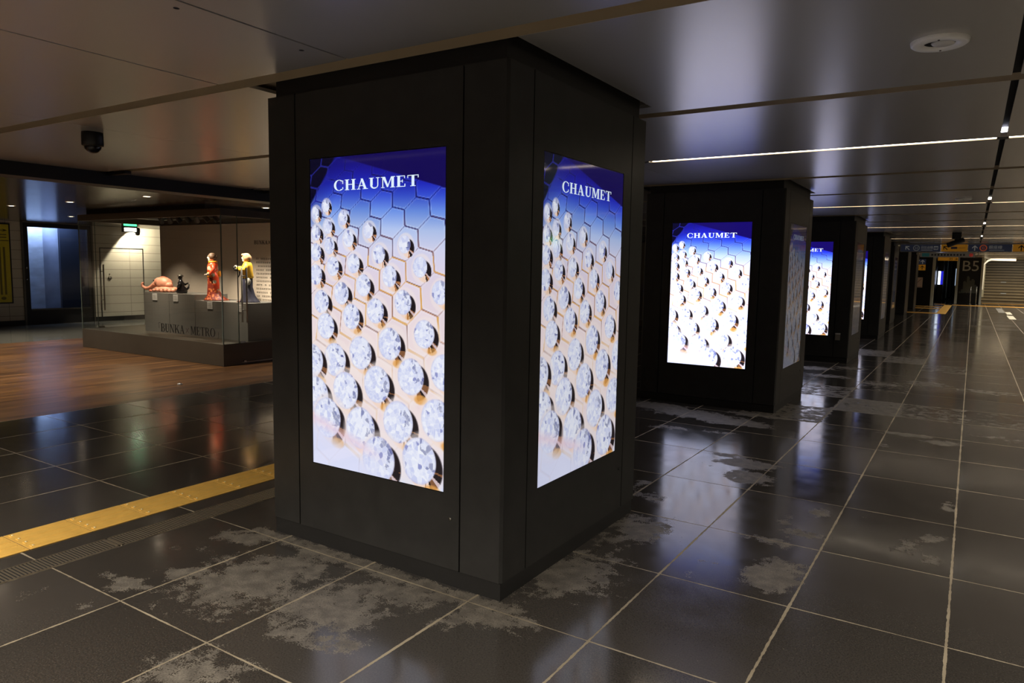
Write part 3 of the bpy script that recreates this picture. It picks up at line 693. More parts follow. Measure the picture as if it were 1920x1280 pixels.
# ------------------------------------------------------------------ tactile paving and drain grating
M_YEL = mat('yellow_tactile', rgb(230, 182, 88), .55, noise=.10, nscale=14)
M_STUD = mat('worn_stud', rgb(240, 222, 170), .35)
def tactile(y, i, n):
    names = ['frontmost', 'second from the frame edge', 'third from the frame edge', 'fourth from the frame edge', 'fifth from the frame edge', 'sixth, just left of the near pillar', 'next to the near pillar foot', 'mostly hidden behind the near pillar']
    m = MB(); m.box(-4.283, -3.975, y+.003, y+.309, 0, .004)
    for b in range(4):
        x = -4.283+.308*(b+.5)/4
        m.prism([(x-.017, .004), (x-.010, .0085), (x+.010, .0085), (x+.017, .004)], 'y', y+.018, y+.294)
    o = m.build('tactile_paving_block', M_YEL)
    tag(o, 'yellow ribbed tactile paving block on the dark floor, '+names[min(i, 7)], 'paving block', 'yellow tactile blocks beside the drain')
    for b in range(4):
        x = -4.283+.308*(b+.5)/4; MB().loft([(.003, x, y+.03, .007, .007), (.0105, x, y+.03, .006, .006)], 8).build('stud', M_STUD, o)
ty = 1.654-.312*2
for i in range(8): tactile(ty+.312*i, i, 8)
sb = MB(); sb.box(-4.283, -3.975, ty, ty+.312*8, -.001, .0012); struct('trim_4', sb, mat('tactile_joint', rgb(96, 80, 62), .8))
M_GRATE = mat('grate_steel', rgb(150, 138, 118), .35, .7)
for i, (y0, y1) in enumerate([(.72, 1.945), (1.95, 3.17), (3.175, 4.4)]):
    t = thing('drain_grate', (-3.735, (y0+y1)/2, 0), 'long slotted metal drain grate beside the yellow blocks, '+['nearest section', 'middle section', 'section beside the near pillar'][i], 'drain grate', 'drain grating sections')
    L_ = (y1-y0)/2-.003
    m = MB(); m.box(-.078, -.072, -L_, L_, 0, .004); m.box(.072, .078, -L_, L_, 0, .004); m.box(-.078, .078, -L_, -L_+.01, 0, .004); m.box(-.078, .078, L_-.01, L_, 0, .004)
    m.build('frame', M_GRATE, t)
    m = MB(); n = int((y1-y0)/.0165)
    for k in range(n):
        a = -L_+.012+(2*L_-.024)*k/(n-1); m.box(-.072, .072, a-.0035, a+.0035, .0005, .0035)
    m.build('slats', M_GRATE, t)
    MB().box(-.074, .074, -L_+.004, L_-.004, 0.0002, .0006).build('channel', M_GAP, t)

# small white bit of litter / floor fitting on the wood
t = thing('floor_marker', (-8.03, 5.06, 0), 'small white scrap lying on the wooden floor', 'floor marker')
MB().loft([(0, 0, 0, .035, .03), (.012, 0, 0, .033, .028), (.018, 0, 0, .02, .018)], 14).build('disc', M_WHITE, t)
MB().box(-.03, .03, -.004, .004, .018, .024).build('clip', M_CHROME, t)

# ------------------------------------------------------------------ left hall: wall, door, window, map
WX = -18.07
wl = MB(); wl.box(WX-.15, WX, -6, 7.66, .0, 2.42); wl.box(WX-.15, WX, 9.22, 20, 0, 2.42); wl.box(WX-.15, WX, 7.66, 9.22, 2.31, 2.42)
struct('wall_left', wl, M_WTILE)
struct('baseboard_left', MB().box(WX, WX+.02, -6, 7.66, 0, .11).box(WX, WX+.02, 9.22, 20, 0, .11), M_DARK)
struct('trim_5', MB().box(WX-.02, WX+.03, 7.66, 7.70, 0, 2.335).box(WX-.02, WX+.03, 9.18, 9.22, 0, 2.335), M_STEEL)
wf = MB(); wf.box(WX-.06, WX+.01, 7.70, 7.80, .0, 2.32); wf.box(WX-.06, WX+.01, 9.10, 9.18, 0, 2.32); wf.box(WX-.06, WX+.01, 7.80, 9.10, 2.22, 2.32); wf.box(WX-.06, WX+.01, 7.80, 9.10, 0, .36)
wo = tag(wf.build('window_1', M_DARK), kind='structure')
MB().box(WX-.03, WX-.022, 7.80, 9.10, .36, 2.22).build('pane', glass_mat('window_glass', (.8, .87, 1, 1), power=1.0), wo)
for z_ in (1.02, 1.28): MB().box(WX+.01, WX+.03, 7.725, 7.755, z_, z_+.03).build('latch', M_CHROME, wo)
MB().box(WX-.06, WX+.04, 7.80, 9.10, .33, .36).build('sill', M_STEEL, wo)
# lit shaft behind the window
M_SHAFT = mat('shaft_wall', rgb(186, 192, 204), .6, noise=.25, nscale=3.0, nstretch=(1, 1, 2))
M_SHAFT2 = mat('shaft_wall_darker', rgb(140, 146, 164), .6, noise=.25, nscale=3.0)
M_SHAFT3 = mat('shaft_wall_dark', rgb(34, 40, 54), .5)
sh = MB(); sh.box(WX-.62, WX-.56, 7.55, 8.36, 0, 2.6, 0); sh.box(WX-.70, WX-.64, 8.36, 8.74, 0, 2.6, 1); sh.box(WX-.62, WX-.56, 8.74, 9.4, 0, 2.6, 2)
sh.box(WX-.72, WX-.15, 7.45, 7.55, 0, 2.6, 0); sh.box(WX-.72, WX-.15, 9.4, 9.5, 0, 2.6, 2); sh.box(WX-.72, WX-.15, 7.45, 9.5, 2.6, 2.65, 2); sh.box(WX-.72, WX-.15, 7.45, 9.5, -.02, 0, 2)
struct('wall_shaft', sh, [M_SHAFT, M_SHAFT2, M_SHAFT3])
al = bpy.data.lights.new('shaft_lamp', 'AREA'); al.shape = 'RECTANGLE'; al.size = .35; al.size_y = 1.5; al.energy = 62; al.color = (.66, .79, 1)
ao = bpy.data.objects.new('shaft_lamp', al); COL.objects.link(ao); ao.location = (WX-.36, 8.2, 2.55); ao.rotation_euler = (0, 0, 0)
# flush tiled service door
dr = MB()
dm = M_DARK
for (a, b, c, d) in ((9.37, 9.395, .10, 1.80), (10.455, 10.48, .10, 1.80), (9.37, 10.48, 1.785, 1.81)): dr.box(WX, WX+.006, a, b, c, d)
do = tag(dr.build('door_1', dm), kind='structure')
MB().box(WX+.0, WX+.004, 9.395, 10.455, .11, 1.785).build('door_leaf', M_WTILE, do)
m = MB(); m.tube([(WX+.004, 9.60, 1.06), (WX+.02, 9.60, 1.06)], .045, 18); m.tube([(WX+.004, 9.60, 1.16), (WX+.012, 9.60, 1.16)], .014, 12); m.build('ring_handle', M_STEEL, do)
MB().box(WX-.02, WX+.03, 9.9, 10.35, .0, .10).build('threshold', M_DARK, do)
# yellow map poster
t = thing('wall_map', (WX, 7.0, 0), 'yellow wall map with black frame and arrow on the cream tiled wall', 'wall map')
MB().box(.0, .03, -.55, .44, .50, 2.275).build('frame', M_DARK, t)
M_MAP = mat('map_yellow', rgb(206, 190, 28), .3, noise=.08, nscale=5)
MB().box(.03, .034, -.52, .41, .53, 2.245).build('sheet', M_MAP, t)
m = MB(); m.box(.034, .036, -.50, .40, 1.88, 1.90); m.box(.034, .036, .08, .36, 2.105, 2.125)
m.prism([(.27, 2.155), (.38, 2.115), (.27, 2.075), (.32, 2.115)], 'x', .034, .036)
for z in (2.01, 1.95): m.box(.034, .036, -.4, .36, z, z+.022)
for k in range(9): m.box(.034, .036, -.4+.085*k, -.36+.085*k, .70, 1.75)
m.ell((.036, .25, .62), (.002, .05, .035)); m.build('print', mat('map_print', rgb(120, 108, 30), .5), t)

# ------------------------------------------------------------------ exhibition case
CX0, CX1, CY0, CY1 = -12.86, -8.96, 6.33, 7.86
t = thing('display_case', ((CX0+CX1)/2, CY0, 0), 'large walk-in glass display case with grey base on the wooden floor', 'display case')
cx = (CX0+CX1)/2; hw = (CX1-CX0)/2; D = CY1-CY0
MB().box(-hw, hw, 0, D, .0, .32).build('base', M_CASE, t, bevel=.004)
m = MB(); m.box(-hw, hw, 0, .05, 2.15, 2.25); m.box(-hw, hw, D-.05, D, 2.15, 2.25); m.box(-hw, -hw+.05, .05, D-.05, 2.15, 2.25); m.box(hw-.05, hw, .05, D-.05, 2.15, 2.25)
m.build('header', M_CASE, t)
MB().box(-hw+.02, hw-.02, D-.08, D-.02, .32, 2.15).build('back_wall', mat('case_back_wall', rgb(182, 170, 154), .7), t)
MB().box(-hw+.1, hw-.5, .1, D-.1, 2.25, 2.335).build('inner_ceiling', M_DARK, t)
MB().box(-hw+.02, hw-.02, .006, .016, .32, 2.15).build('front_glass', M_GLASS, t)
MB().box(-hw+.006, -hw+.016, .02, .27, .32, 2.15).build('side_glass', M_GLASS, t)
MB().box(hw-.016, hw-.006, .02, .27, .32, 2.15).build('side_glass', M_GLASS, t)
MB().box(-hw+.006, -hw+.016, 1.13, D-.05, .32, 2.15).build('side_glass', M_GLASS, t)
MB().box(hw-.016, hw-.006, 1.13, D-.05, .32, 2.15).build('side_glass', M_GLASS, t)
M_EDGE = mat('glass_edge', rgb(100, 112, 104), .2)
for sx in (-1, 1):
    MB().box(sx*hw-sx*.018, sx*hw-sx*.002, .002, .014, .32, 2.15).build('glass_corner', M_EDGE, t)
    MB().box(sx*hw-sx*.018, sx*hw-sx*.004, .268, .276, .32, 2.15).build('glass_joint', M_EDGE, t)
for sx in (-1, 1):
    d = MB().box(sx*hw-sx*.018, sx*hw-sx*.008, .28, 1.12, .33 if sx < 0 else .33, 2.14).build('glass_door', M_GLASS, t)
    h = MB(); yy = .37
    for off in (.055, -.055):
        h.tube([(sx*(hw+off), yy, .62), (sx*(hw+off), yy, 1.42)], .012, 10)
    for z in (.80, 1.30): h.tube([(sx*(hw-.055), yy, z), (sx*(hw+.055), yy, z)], .008, 8)
    h.build('door_handle', mat('handle_steel', rgb(168, 164, 156), .4, .2), d)
    MB().box(sx*hw-sx*.03, sx*hw+sx*.004, .29, .37, .32, .345).build('door_patch', M_CHROME, d)
m = MB(); m.box(hw, hw+.003, .30, 1.1, .03, .036); m.box(hw, hw+.02, .33, .37, .04, .06); m.build('base_lock', M_CHROME, t)
# lettering on the front glass
m = MB(); lettering(m, '[BUNKA', (-10.62-cx, .003, .415), (1, 0, 0), (0, 0, 1), .125, .74, nrm=(0, -1, 0), th=.002, gap=.04)
m.build('glass_lettering', M_LETTER, t); m = MB()
lettering(m, 'METRO', (-9.74-cx, .003, .415), (1, 0, 0), (0, 0, 1), .125, .60, nrm=(0, -1, 0), th=.002, gap=.04)
m.build('glass_lettering', M_LETTER, t); m = MB()
lettering(m, ']', (-9.10-cx, .003, .415), (1, 0, 0), (0, 0, 1), .125, .06, nrm=(0, -1, 0), th=.002, gap=.04)
m.build('glass_lettering', M_LETTER, t)
m = MB(); lettering(m, 'X', (-9.87-cx, .003, .43), (1, 0, 0), (0, 0, 1), .09, .11, nrm=(0, -1, 0), th=.002); m.build('glass_lettering_cross', mat('cross_brown', rgb(78, 58, 52), .5), t)
m = MB(); lettering(m, 'BUNKAXMETRO', (-10.12-cx, D-.082, 1.80), (1, 0, 0), (0, 0, 1), .065, .78, nrm=(0, -1, 0), th=.002)
R = random.Random(3)
for r in range(13):
    z = 1.56-.062*r; x = -10.08-cx
    while x < -9.15-cx:
        w = R.uniform(.02, .045)
        if R.random() > .12:
            m.box(x, x+w, D-.082, D-.08, z+.010, z+.014); m.box(x, x+w, D-.082, D-.08, z-.006, z-.002); m.box(x+w*.4, x+w*.4+.005, D-.082, D-.08, z-.012, z+.018)
        x += w+.010
m.build('panel_text', M_LETTER, t)
# pedestals
M_PED = mat('pedestal_paint', rgb(118, 114, 106), .55)
def pedestal(x0, x1, y0, y1, z1, label):
    p = thing('pedestal', ((x0+x1)/2, (y0+y1)/2, .32), label, 'pedestal', 'grey pedestals in the display case')
    w, d = (x1-x0)/2, (y1-y0)/2
    MB().box(-w, w, -d, d, 0, z1-.32-.012).build('body', M_PED, p, bevel=.003)
    MB().box(-w, w, -d, d, z1-.332, z1-.32).build('top', M_PED, p)
    return p
pedestal(-11.74, -11.03, 6.8, 7.4, .975, 'taller grey pedestal at the left carrying the pink creature figure')
pedestal(-11.02, -10.33, 6.8, 7.4, .975, 'taller grey pedestal carrying the small black figure')
pedestal(-10.32, -9.64, 6.8, 7.4, .89, 'lower grey pedestal carrying the orange kimono figure')
pedestal(-9.63, -9.03, 6.8, 7.4, .89, 'lower grey pedestal carrying the yellow jumper figure')
for (x, z, lab) in ((-11.42, .905, 'small white caption card below the pink creature figure'), (-10.83, .905, 'small white caption card below the black seated figure'), (-9.93, .825, 'small white caption card below the orange kimono figure'), (-9.18, .815, 'small white caption card below the yellow jumper figure')):
    c_ = thing('caption_card', (x, 6.8, z), lab, 'caption card', 'caption cards on the pedestals')
    MB().box(-.065, .065, -.008, 0, -.055, .055).build('card', M_WHITE, c_)
    m = MB()
    for q in range(3): m.box(-.05, .03+.01*q, -.009, -.008, .02-.025*q, .026-.025*q)
    m.build('print', M_GREY, c_)

# sculptures -----------------------------------------------------------------
M_SKIN = mat('figure_face', rgb(228, 208, 184), .5)
M_HAIR = mat('figure_hair_brown', rgb(80, 58, 40), .6, noise=.3, nscale=60)
M_HAIR2 = mat('figure_hair_tan', rgb(168, 128, 88), .6, noise=.3, nscale=60)
def dotted(name, a, b, scale, thr=.35, c=None):
    m = mat(name, a, .45); N = m.node_tree.nodes; L = m.node_tree.links; p = N['Principled BSDF']
    tc = N.new('ShaderNodeTexCoord'); v = N.new('ShaderNodeTexVoronoi'); v.inputs['Scale'].default_value = scale; L.new(tc.outputs['Object'], v.inputs['Vector'])
    cr = N.new('ShaderNodeMapRange'); cr.inputs[1].default_value = thr; cr.inputs[2].default_value = thr+.08; L.new(v.outputs['Distance'], cr.inputs[0])
    mx = N.new('ShaderNodeMix'); mx.data_type = 'RGBA'; mx.inputs[6].default_value = b; mx.inputs[7].default_value = a; L.new(cr.outputs[0], mx.inputs[0]); L.new(mx.outputs[2], p.inputs['Base Color'])
    return m
M_KIM = dotted('kimono_top', rgb(216, 66, 26), rgb(190, 176, 150), 13, .34)
M_KIM2 = dotted('kimono_skirt', rgb(120, 40, 24), rgb(196, 108, 56), 26, .36)
M_OBI = mat('kimono_sash', rgb(236, 148, 30), .5, noise=.2, nscale=20)
M_YTOP = mat('yellow_jumper', rgb(232, 180, 40), .6, noise=.12, nscale=20)
M_NAVY = mat('navy_cloth', rgb(44, 44, 62), .55, noise=.2, nscale=25)
def head(mb_name, p, x, z, r, m_skin, m_hair, bob):
    """head looking towards -x, with brow, nose, lips, ears"""
    h = MB(); h.ell((x, 0, z), (r*.86, r*.78, r), 20, 14); h.ell((x-r*.86, 0, z-r*.08), (r*.17, r*.12, r*.2), 10, 8)
    h.ell((x-r*.70, 0, z-r*.48), (r*.16, r*.22, r*.07), 10, 8); h.ell((x-r*.30, 0, z-r*.70), (r*.5, r*.45, r*.34), 12, 8)
    for s in (-1, 1): h.ell((x+r*.05, s*r*.78, z-r*.08), (r*.14, r*.08, r*.22), 8, 6)
    h.loft([(z-r*1.55, x+r*.12, 0, r*.42, r*.42), (z-r*.6, x+r*.1, 0, r*.4, r*.4)], 12)
    ho = h.build('head', m_skin, p)
    for s in (-1, 1):
        MB().ell((x-r*.73, s*r*.33, z+r*.08), (r*.08, r*.13, r*.07), 8, 6).build('eye', M_LETTER, ho)
        MB().box(x-r*.80, x-r*.7, s*r*.22, s*r*.48, z+r*.26, z+r*.30).build('eyebrow', M_LETTER, ho)
    g = MB()
    g.ell((x+r*.18, 0, z+r*.2), (r*1.0, r*.96, r*.98), 20, 12, noise=.05)
    if bob == 'bun': g.ell((x+r*.95, 0, z+r*.15), (r*.5, r*.5, r*.45), 14, 10, noise=.08); g.ell((x+r*.2, 0, z+r*.75), (r*.75, r*.8, r*.45), 14, 10, noise=.08)
    else:
        g.ell((x+r*.35, 0, z-r*.05), (r*1.0, r*1.05, r*.95), 18, 12, noise=.06); g.ell((x-r*.35, 0, z+r*.72), (r*.75, r*.7, r*.38), 14, 10, noise=.05)
    g.build('hair', m_hair, ho)
def hand(mb, x, y, z, dx, s):
    d = Vector(dx).normalized(); side = Vector((0, 0, 1)).cross(d).normalized(); upv = d.cross(side)
    P = Vector((x, y, z)); mb.ell(P, (s*.5, s*.35, s*.22), 10, 8)
    for i in range(4):
        o = P+d*s*.35+side*s*(-.28+.19*i); L_ = s*(.62, .74, .7, .52)[i]
        mb.tube([o, o+d*L_*.5, o+d*L_*.85-upv*L_*.35], [s*.095, s*.085, s*.065], 6)
    o = P+side*s*.32*-1; mb.tube([o, o+d*s*.3-side*s*.2, o+d*s*.55-side*s*.14], [s*.11, s*.1, s*.08], 6)
# kimono figure
k = thing('kimono_figure', (-10.11, 6.99, .89), 'tall figure of a woman in an orange and red patterned kimono', 'sculpture', rz=math.radians(52))
m = MB(); m.loft([(0, .04, 0, .19, .15), (.02, .035, 0, .175, .14), (.07, .015, 0, .12, .10), (.15, 0, 0, .092, .082), (.28, 0, 0, .085, .075), (.37, 0, 0, .088, .072), (.42, 0, 0, .074, .062)], 32, wob=.05)
m.build('skirt', M_KIM2, k)
m = MB(); m.loft([(.40, 0, 0, .078, .066), (.47, -.004, 0, .082, .074), (.54, -.004, 0, .082, .086), (.585, 0, 0, .066, .078), (.61, .004, 0, .035, .04)], 24)
m.tube([(0, -.075, .57), (.02, -.098, .50), (-.02, -.105, .43), (-.07, -.06, .41)], [.034, .04, .045, .03], 12, flat=.8)
m.tube([(.01, .075, .57), (.03, .095, .50), (-.01, .10, .43), (-.07, .05, .41)], [.034, .04, .045, .03], 12, flat=.8)
m.loft([(.16, .055, -.088, .035, .012), (.26, .05, -.095, .045, .016), (.36, .035, -.102, .05, .02), (.46, .02, -.10, .035, .03)], 14)
m.build('kimono_top', M_KIM, k)
m = MB(); m.loft([(.365, 0, 0, .091, .078), (.38, 0, 0, .095, .082), (.43, 0, 0, .09, .078), (.445, 0, 0, .085, .074)], 24); m.ell((.095, 0, .42), (.035, .06, .05), 12, 8); m.build('sash', M_OBI, k)
m = MB(); m.tube([(-.06, -.05, .60), (.02, -.06, .605), (.055, 0, .61), (.02, .06, .605), (-.06, .05, .60)], .016, 10); m.build('collar', M_OBI, k)
for s_ in (-1, 1): m = MB(); hand(m, -.085, s_*.03, .41, (-1, -s_*.4, 0), .05); m.build('hand', M_SKIN, k)
head('head', k, -.02, .675, .062, M_SKIN, M_HAIR, 'bun')
# yellow jumper figure
k = thing('standing_figure', (-9.28, 7.0, .89), 'tall figure in a yellow jumper and dark flared trousers holding something dark', 'sculpture', rz=math.radians(38))
m = MB(); m.loft([(0, .03, 0, .15, .11), (.02, .025, 0, .14, .10), (.10, .015, 0, .095, .08), (.24, 0, 0, .075, .07), (.36, 0, 0, .078, .072), (.42, 0, 0, .065, .06)], 28, wob=.06); m.build('trousers', M_NAVY, k)
M_SHOE = mat('figure_shoe', rgb(150, 100, 80), .5)
for q in ((-.12, -.02, .013), (-.10, .05, .013)): MB().ell(q, (.04, .025, .013), 10, 6).build('shoe', M_SHOE, k)
m = MB(); m.loft([(.37, .0, 0, .088, .076), (.40, .0, 0, .09, .078), (.47, -.004, 0, .082, .078), (.55, 0, 0, .076, .086), (.60, .005, 0, .055, .066), (.625, .0, 0, .03, .032)], 24)
m.tube([(.005, -.08, .575), (-.01, -.105, .50), (-.08, -.08, .50), (-.13, -.03, .52)], [.034, .038, .032, .025], 12)
m.tube([(.005, .08, .575), (-.01, .10, .49), (-.08, .07, .50), (-.12, .03, .53)], [.034, .038, .032, .025], 12)
m.build('jumper', M_YTOP, k)
for s_ in (-1, 1): m = MB(); hand(m, -.14, s_*.025, .54, (-1, -s_*.2, .5), .05); m.build('hand', M_SKIN, k)
m = MB(); m.ell((-.15, 0, .50), (.055, .03, .03), 12, 8); m.ell((-.19, 0, .525), (.022, .02, .02), 10, 8); m.tube([(-.11, 0, .49), (-.115, 0, .42), (-.14, -.01, .37)], [.012, .01, .006], 8); m.build('held_cat', M_LETTER, k)
m = MB(); m.ell((.03, -.085, .32), (.04, .02, .055), 14, 10, noise=.06); m.tube([(.03, -.085, .36), (.0, -.095, .42)], .008, 6); m.build('pouch', mat('figure_pouch', rgb(170, 168, 160), .5, noise=.2, nscale=40), k)
head('head', k, -.02, .675, .062, M_SKIN, M_HAIR2, 'bob')
# pink creature
k = thing('creature_figure', (-11.50, 6.95, .978), 'pinkish orange creature figure with a curling trunk', 'sculpture', rz=math.radians(24))
M_PINK = mat('creature_clay', rgb(206, 140, 112), .45, noise=.25, nscale=22)
m = MB(); m.ell((.10, 0, .05), (.21, .12, .055), 22, 12, noise=.12); m.ell((.07, 0, .14), (.14, .10, .11), 20, 14, noise=.08); m.ell((-.02, 0, .17), (.085, .075, .075), 16, 12, noise=.06)
m.tube([(-.04, 0, .17), (-.12, 0, .12), (-.19, 0, .07), (-.27, 0, .055), (-.335, 0, .09), (-.34, 0, .14), (-.32, 0, .15)], [.05, .04, .033, .028, .024, .018, .014], 14)
m.ell((.18, -.03, .12), (.06, .06, .05), 14, 10, noise=.1)
for a in range(6): m.ell((-.05+.07*a, -.10, .03+.005*(a % 2)), (.035, .03, .028), 10, 8)
m.build('body', M_PINK, k)
m = MB()
for a in range(7): m.ell((-.01+.03*a, .0, .245-.004*(a-2)**2), (.018, .03, .022), 10, 8)
M_CREST = mat('creature_crest', rgb(216, 120, 90), .5); m.build('crest', M_CREST, k)
MB().ell((-.17, -.02, .02), (.03, .025, .02), 10, 8).build('foot', M_CREST, k)
for s in (-1, 1): MB().ell((-.085, s*.05, .19), (.014, .012, .014), 8, 6).build('eye', M_LETTER, k)
# small black figure
k = thing('seated_figure', (-10.90, 6.95, .975), 'small glossy black figure on the taller grey pedestal', 'sculpture', rz=math.radians(60))
M_BR = mat('black_bronze', rgb(34, 32, 34), .22, .3)
m = MB(); m.loft([(0, 0, 0, .075, .07), (.03, 0, 0, .09, .08), (.08, .005, 0, .075, .07), (.12, .0, 0, .045, .05), (.17, -.01, 0, .052, .06), (.205, -.01, 0, .03, .035), (.23, -.01, 0, .022, .022)], 22)
m.ell((-.015, 0, .255), (.032, .03, .034), 14, 10); m.ell((-.047, 0, .25), (.008, .006, .008), 6, 5)
m.tube([(-.01, -.06, .18), (-.05, -.075, .13), (-.065, -.03, .10)], [.02, .017, .012], 8); m.tube([(.0, .06, .18), (.06, .07, .14), (.10, .03, .17)], [.02, .017, .012], 8)
m.tube([(.06, 0, .05), (.10, 0, .09), (.11, 0, .15)], [.02, .018, .01], 8); m.build('body', M_BR, k)
m = MB(); m.loft([(.275, -.015, 0, .045, .04), (.285, -.015, 0, .05, .045), (.305, -.015, 0, .03, .028)], 16); m.build('cap', M_STEEL, k)
m = MB(); m.ell((-.05, -.02, .12), (.012, .03, .03), 10, 8); m.ell((-.03, 0, .165), (.02, .035, .012), 10, 6); m.build('collar', mat('white_glaze', rgb(200, 196, 190), .3), k)
# row of spotlights inside the case
tr = thing('spotlight_track', (-10.2, 6.72, 2.24), 'black ceiling track inside the display case', 'light track')
MB().box(-.95, .95, -.02, .02, -.02, 0).build('rail', M_DARK, tr)
tilts = [-.35, -.3, .15, .25, -.4, .3, .15]
for i in range(7):
    x = -11.04+.235*i
    s = thing('case_spotlight', (x, 6.72, 2.22), 'black spotlight under the case ceiling, '+['leftmost', 'second from left', 'third from left', 'middle', 'third from right', 'second from right', 'rightmost'][i]+' of the row', 'spotlight', 'spotlights in the display case')
    MB().tube([(0, 0, 0), (0, 0, -.05)], .008, 8).build('stem', M_DARK, s)
    a = tilts[i]; hd = MB(); hd.tube([(-.05*a, -.03, -.03), (.08*math.sin(a), .03, -.11)], [.034, .042], 14, smooth=False); hdo = hd.build('lamp_head', M_DARK, s)
for (x, en, tx, tz) in ((-10.15, 7, -10.1, 1.30), (-9.35, 7, -9.28, 1.30), (-11.4, 4.5, -11.5, 1.0), (-10.8, 4.5, -10.9, 1.05), (-12.2, 3, -12.2, 1.2)):
    l = bpy.data.lights.new('case_beam', 'SPOT'); l.energy = en*30; l.color = (1, .84, .66); l.spot_size = math.radians(62); l.spot_blend = .9; l.shadow_soft_size = .03
    lo = bpy.data.objects.new('case_beam', l); COL.objects.link(lo); lo.location = (x, 6.48, 2.14)
    d = Vector((tx, 7.1, tz))-Vector(lo.location); lo.rotation_euler = d.to_track_quat('-Z', 'Y').to_euler()
# ceiling spotlight washing the tiled wall
s = thing('wall_spotlight', (-17.55, 10.05, 2.335), 'lit black spotlight aimed at the cream tiled wall', 'spotlight')
MB().tube([(0, 0, 0), (0, 0, -.08)], .01, 8).build('stem', M_DARK, s)
m = MB(); m.tube([(.08, -.03, -.06), (-.05, .03, -.17)], [.05, .055], 16, smooth=False); m.build('lamp_head', M_DARK, s)
m = MB(); m.tube([(-.045, .028, -.166), (-.056, .033, -.176)], [.047, .047], 16, smooth=False); m.build('lens', M_LAMP, s)
l = bpy.data.lights.new('wall_beam', 'SPOT'); l.energy = 110; l.color = (1, .88, .70); l.spot_size = math.radians(146); l.spot_blend = .12; l.shadow_soft_size = .03
lo = bpy.data.objects.new('wall_beam', l); COL.objects.link(lo); lo.location = (-17.62, 10.13, 2.14)
d = Vector((-18.05, 10.62, 1.45))-Vector(lo.location); lo.rotation_euler = d.to_track_quat('-Z', 'Y').to_euler()
# exit sign hung in the hall
s = thing('exit_sign', (-14.0, 7.86, 2.335), 'small hanging box sign with a glowing green top edge behind the case glass', 'exit sign')
MB().box(-.01, .01, -.01, .01, -.10, 0).build('hanger', M_STEEL, s)
MB().box(-.03, .03, -.14, .14, -.285, -.08).build('box', M_DARK, s)
M_GREEN = mat('exit_green', (.1, .8, .3, 1), .4, emit=(.08, 1, .35, 1), es=3.0)
MB().box(.03, .033, -.13, .13, -.165, -.09).build('green_face', M_GREEN, s)
MB().box(.03, .033, -.12, .12, -.27, -.20).build('white_face', M_WHITEGLOW, s)
# exit sign mirrored by the near pillar's right screen
s = thing('hanging_exit_sign', (3.17, 11.5, H), 'white hanging exit sign with green arrow, seen mirrored in the near pillar screen', 'exit sign')
MB().box(-.01, .01, -.01, .01, -.28, 0).build('hanger', M_STEEL, s)
bo = MB().box(-.15, .15, -.03, .03, -.58, -.28).build('box', mat('exit_white', rgb(220, 235, 220), .4, emit=(.8, 1, .85, 1), es=1.3), s)
m = MB(); m.prism([(-.10, -.43), (-.01, -.35), (-.01, -.40), (.10, -.40), (.10, -.46), (-.01, -.46), (-.01, -.51)], 'y', -.033, -.03); m.build('arrow', M_GREEN, s)

# downlights of the hall
def downlight(x, y, label, z=2.335, grp='downlights of the left hall', en=150, ang=100):
    t = thing('downlight', (x, y, z), label, 'downlight', grp)
    m = MB(); n = 24; V = []; F = []
    for (r, zq) in ((.062, 0), (.06, -.006), (.048, -.007), (.046, -.001)):
        for i in range(n): V.append((r*math.cos(2*PI*i/n), r*math.sin(2*PI*i/n), zq))
    for kk in range(3):
        for i in range(n): F.append((kk*n+i, kk*n+(i+1) % n, (kk+1)*n+(i+1) % n, (kk+1)*n+i)[::-1])
    m.add(V, F, 0, True); m.build('rim', M_WHITE, t)
    MB().loft([(-.004, 0, 0, .046, .046), (-.0005, 0, 0, .046, .046)], 20, smooth=False).build('lens', M_LAMP, t)
    l = bpy.data.lights.new('downlight_beam', 'SPOT'); l.energy = en; l.color = (1, .915, .80); l.spot_size = math.radians(ang); l.spot_blend = .8; l.shadow_soft_size = .04
    lo = bpy.data.objects.new('downlight_beam', l); COL.objects.link(lo); lo.location = (x, y, z-.06)
DL = [(-13.0, 5.40, 'bright round downlight at the left frame edge, above the yellow map'), (-11.2, 5.42, 'bright round downlight above the left corner of the blue window'), (-14.9, 7.22, 'bright round downlight just above the blue window frame'),
      (-9.18, 5.40, 'bright round downlight in front of the display case header'), (-9.18, 7.28, 'bright round downlight right of the display case, beside the near pillar'),
      ]
for x, y, lab in DL: downlight(x, y, lab)
for (x, y) in ((-9.05, 3.45), (-11.0, 3.45), (-13.0, 3.5), (-15.0, 5.4), (-16.4, 10.2), (-11.2, 9.2), (-9.18, 9.2), (-14.9, 9.2), (-9.05, 1.6)): downlight(x, y, 'round downlight of the left hall, seen as a glint on the dark floor')

for i, (x, y) in enumerate([(-6.2, -.9), (-3.8, -.9), (-1.4, -.9), (1.0, -.9), (-6.2, -3.3), (-3.0, -3.3), (.4, -3.3)]):  # unseen lamps added behind the camera as fill for floor and ceiling
    downlight(x, y, 'round downlight in the metal ceiling behind the viewer', H, 'downlights behind the viewer', 410, 150)
for i in range(14):  # more unseen fill lamps added along the right, out of view
    downlight(2.5, 1.6+3.1*i, 'round downlight in the metal ceiling right of the view', H, 'downlights along the right of the passage', 330 if i < 8 else 480, 150)
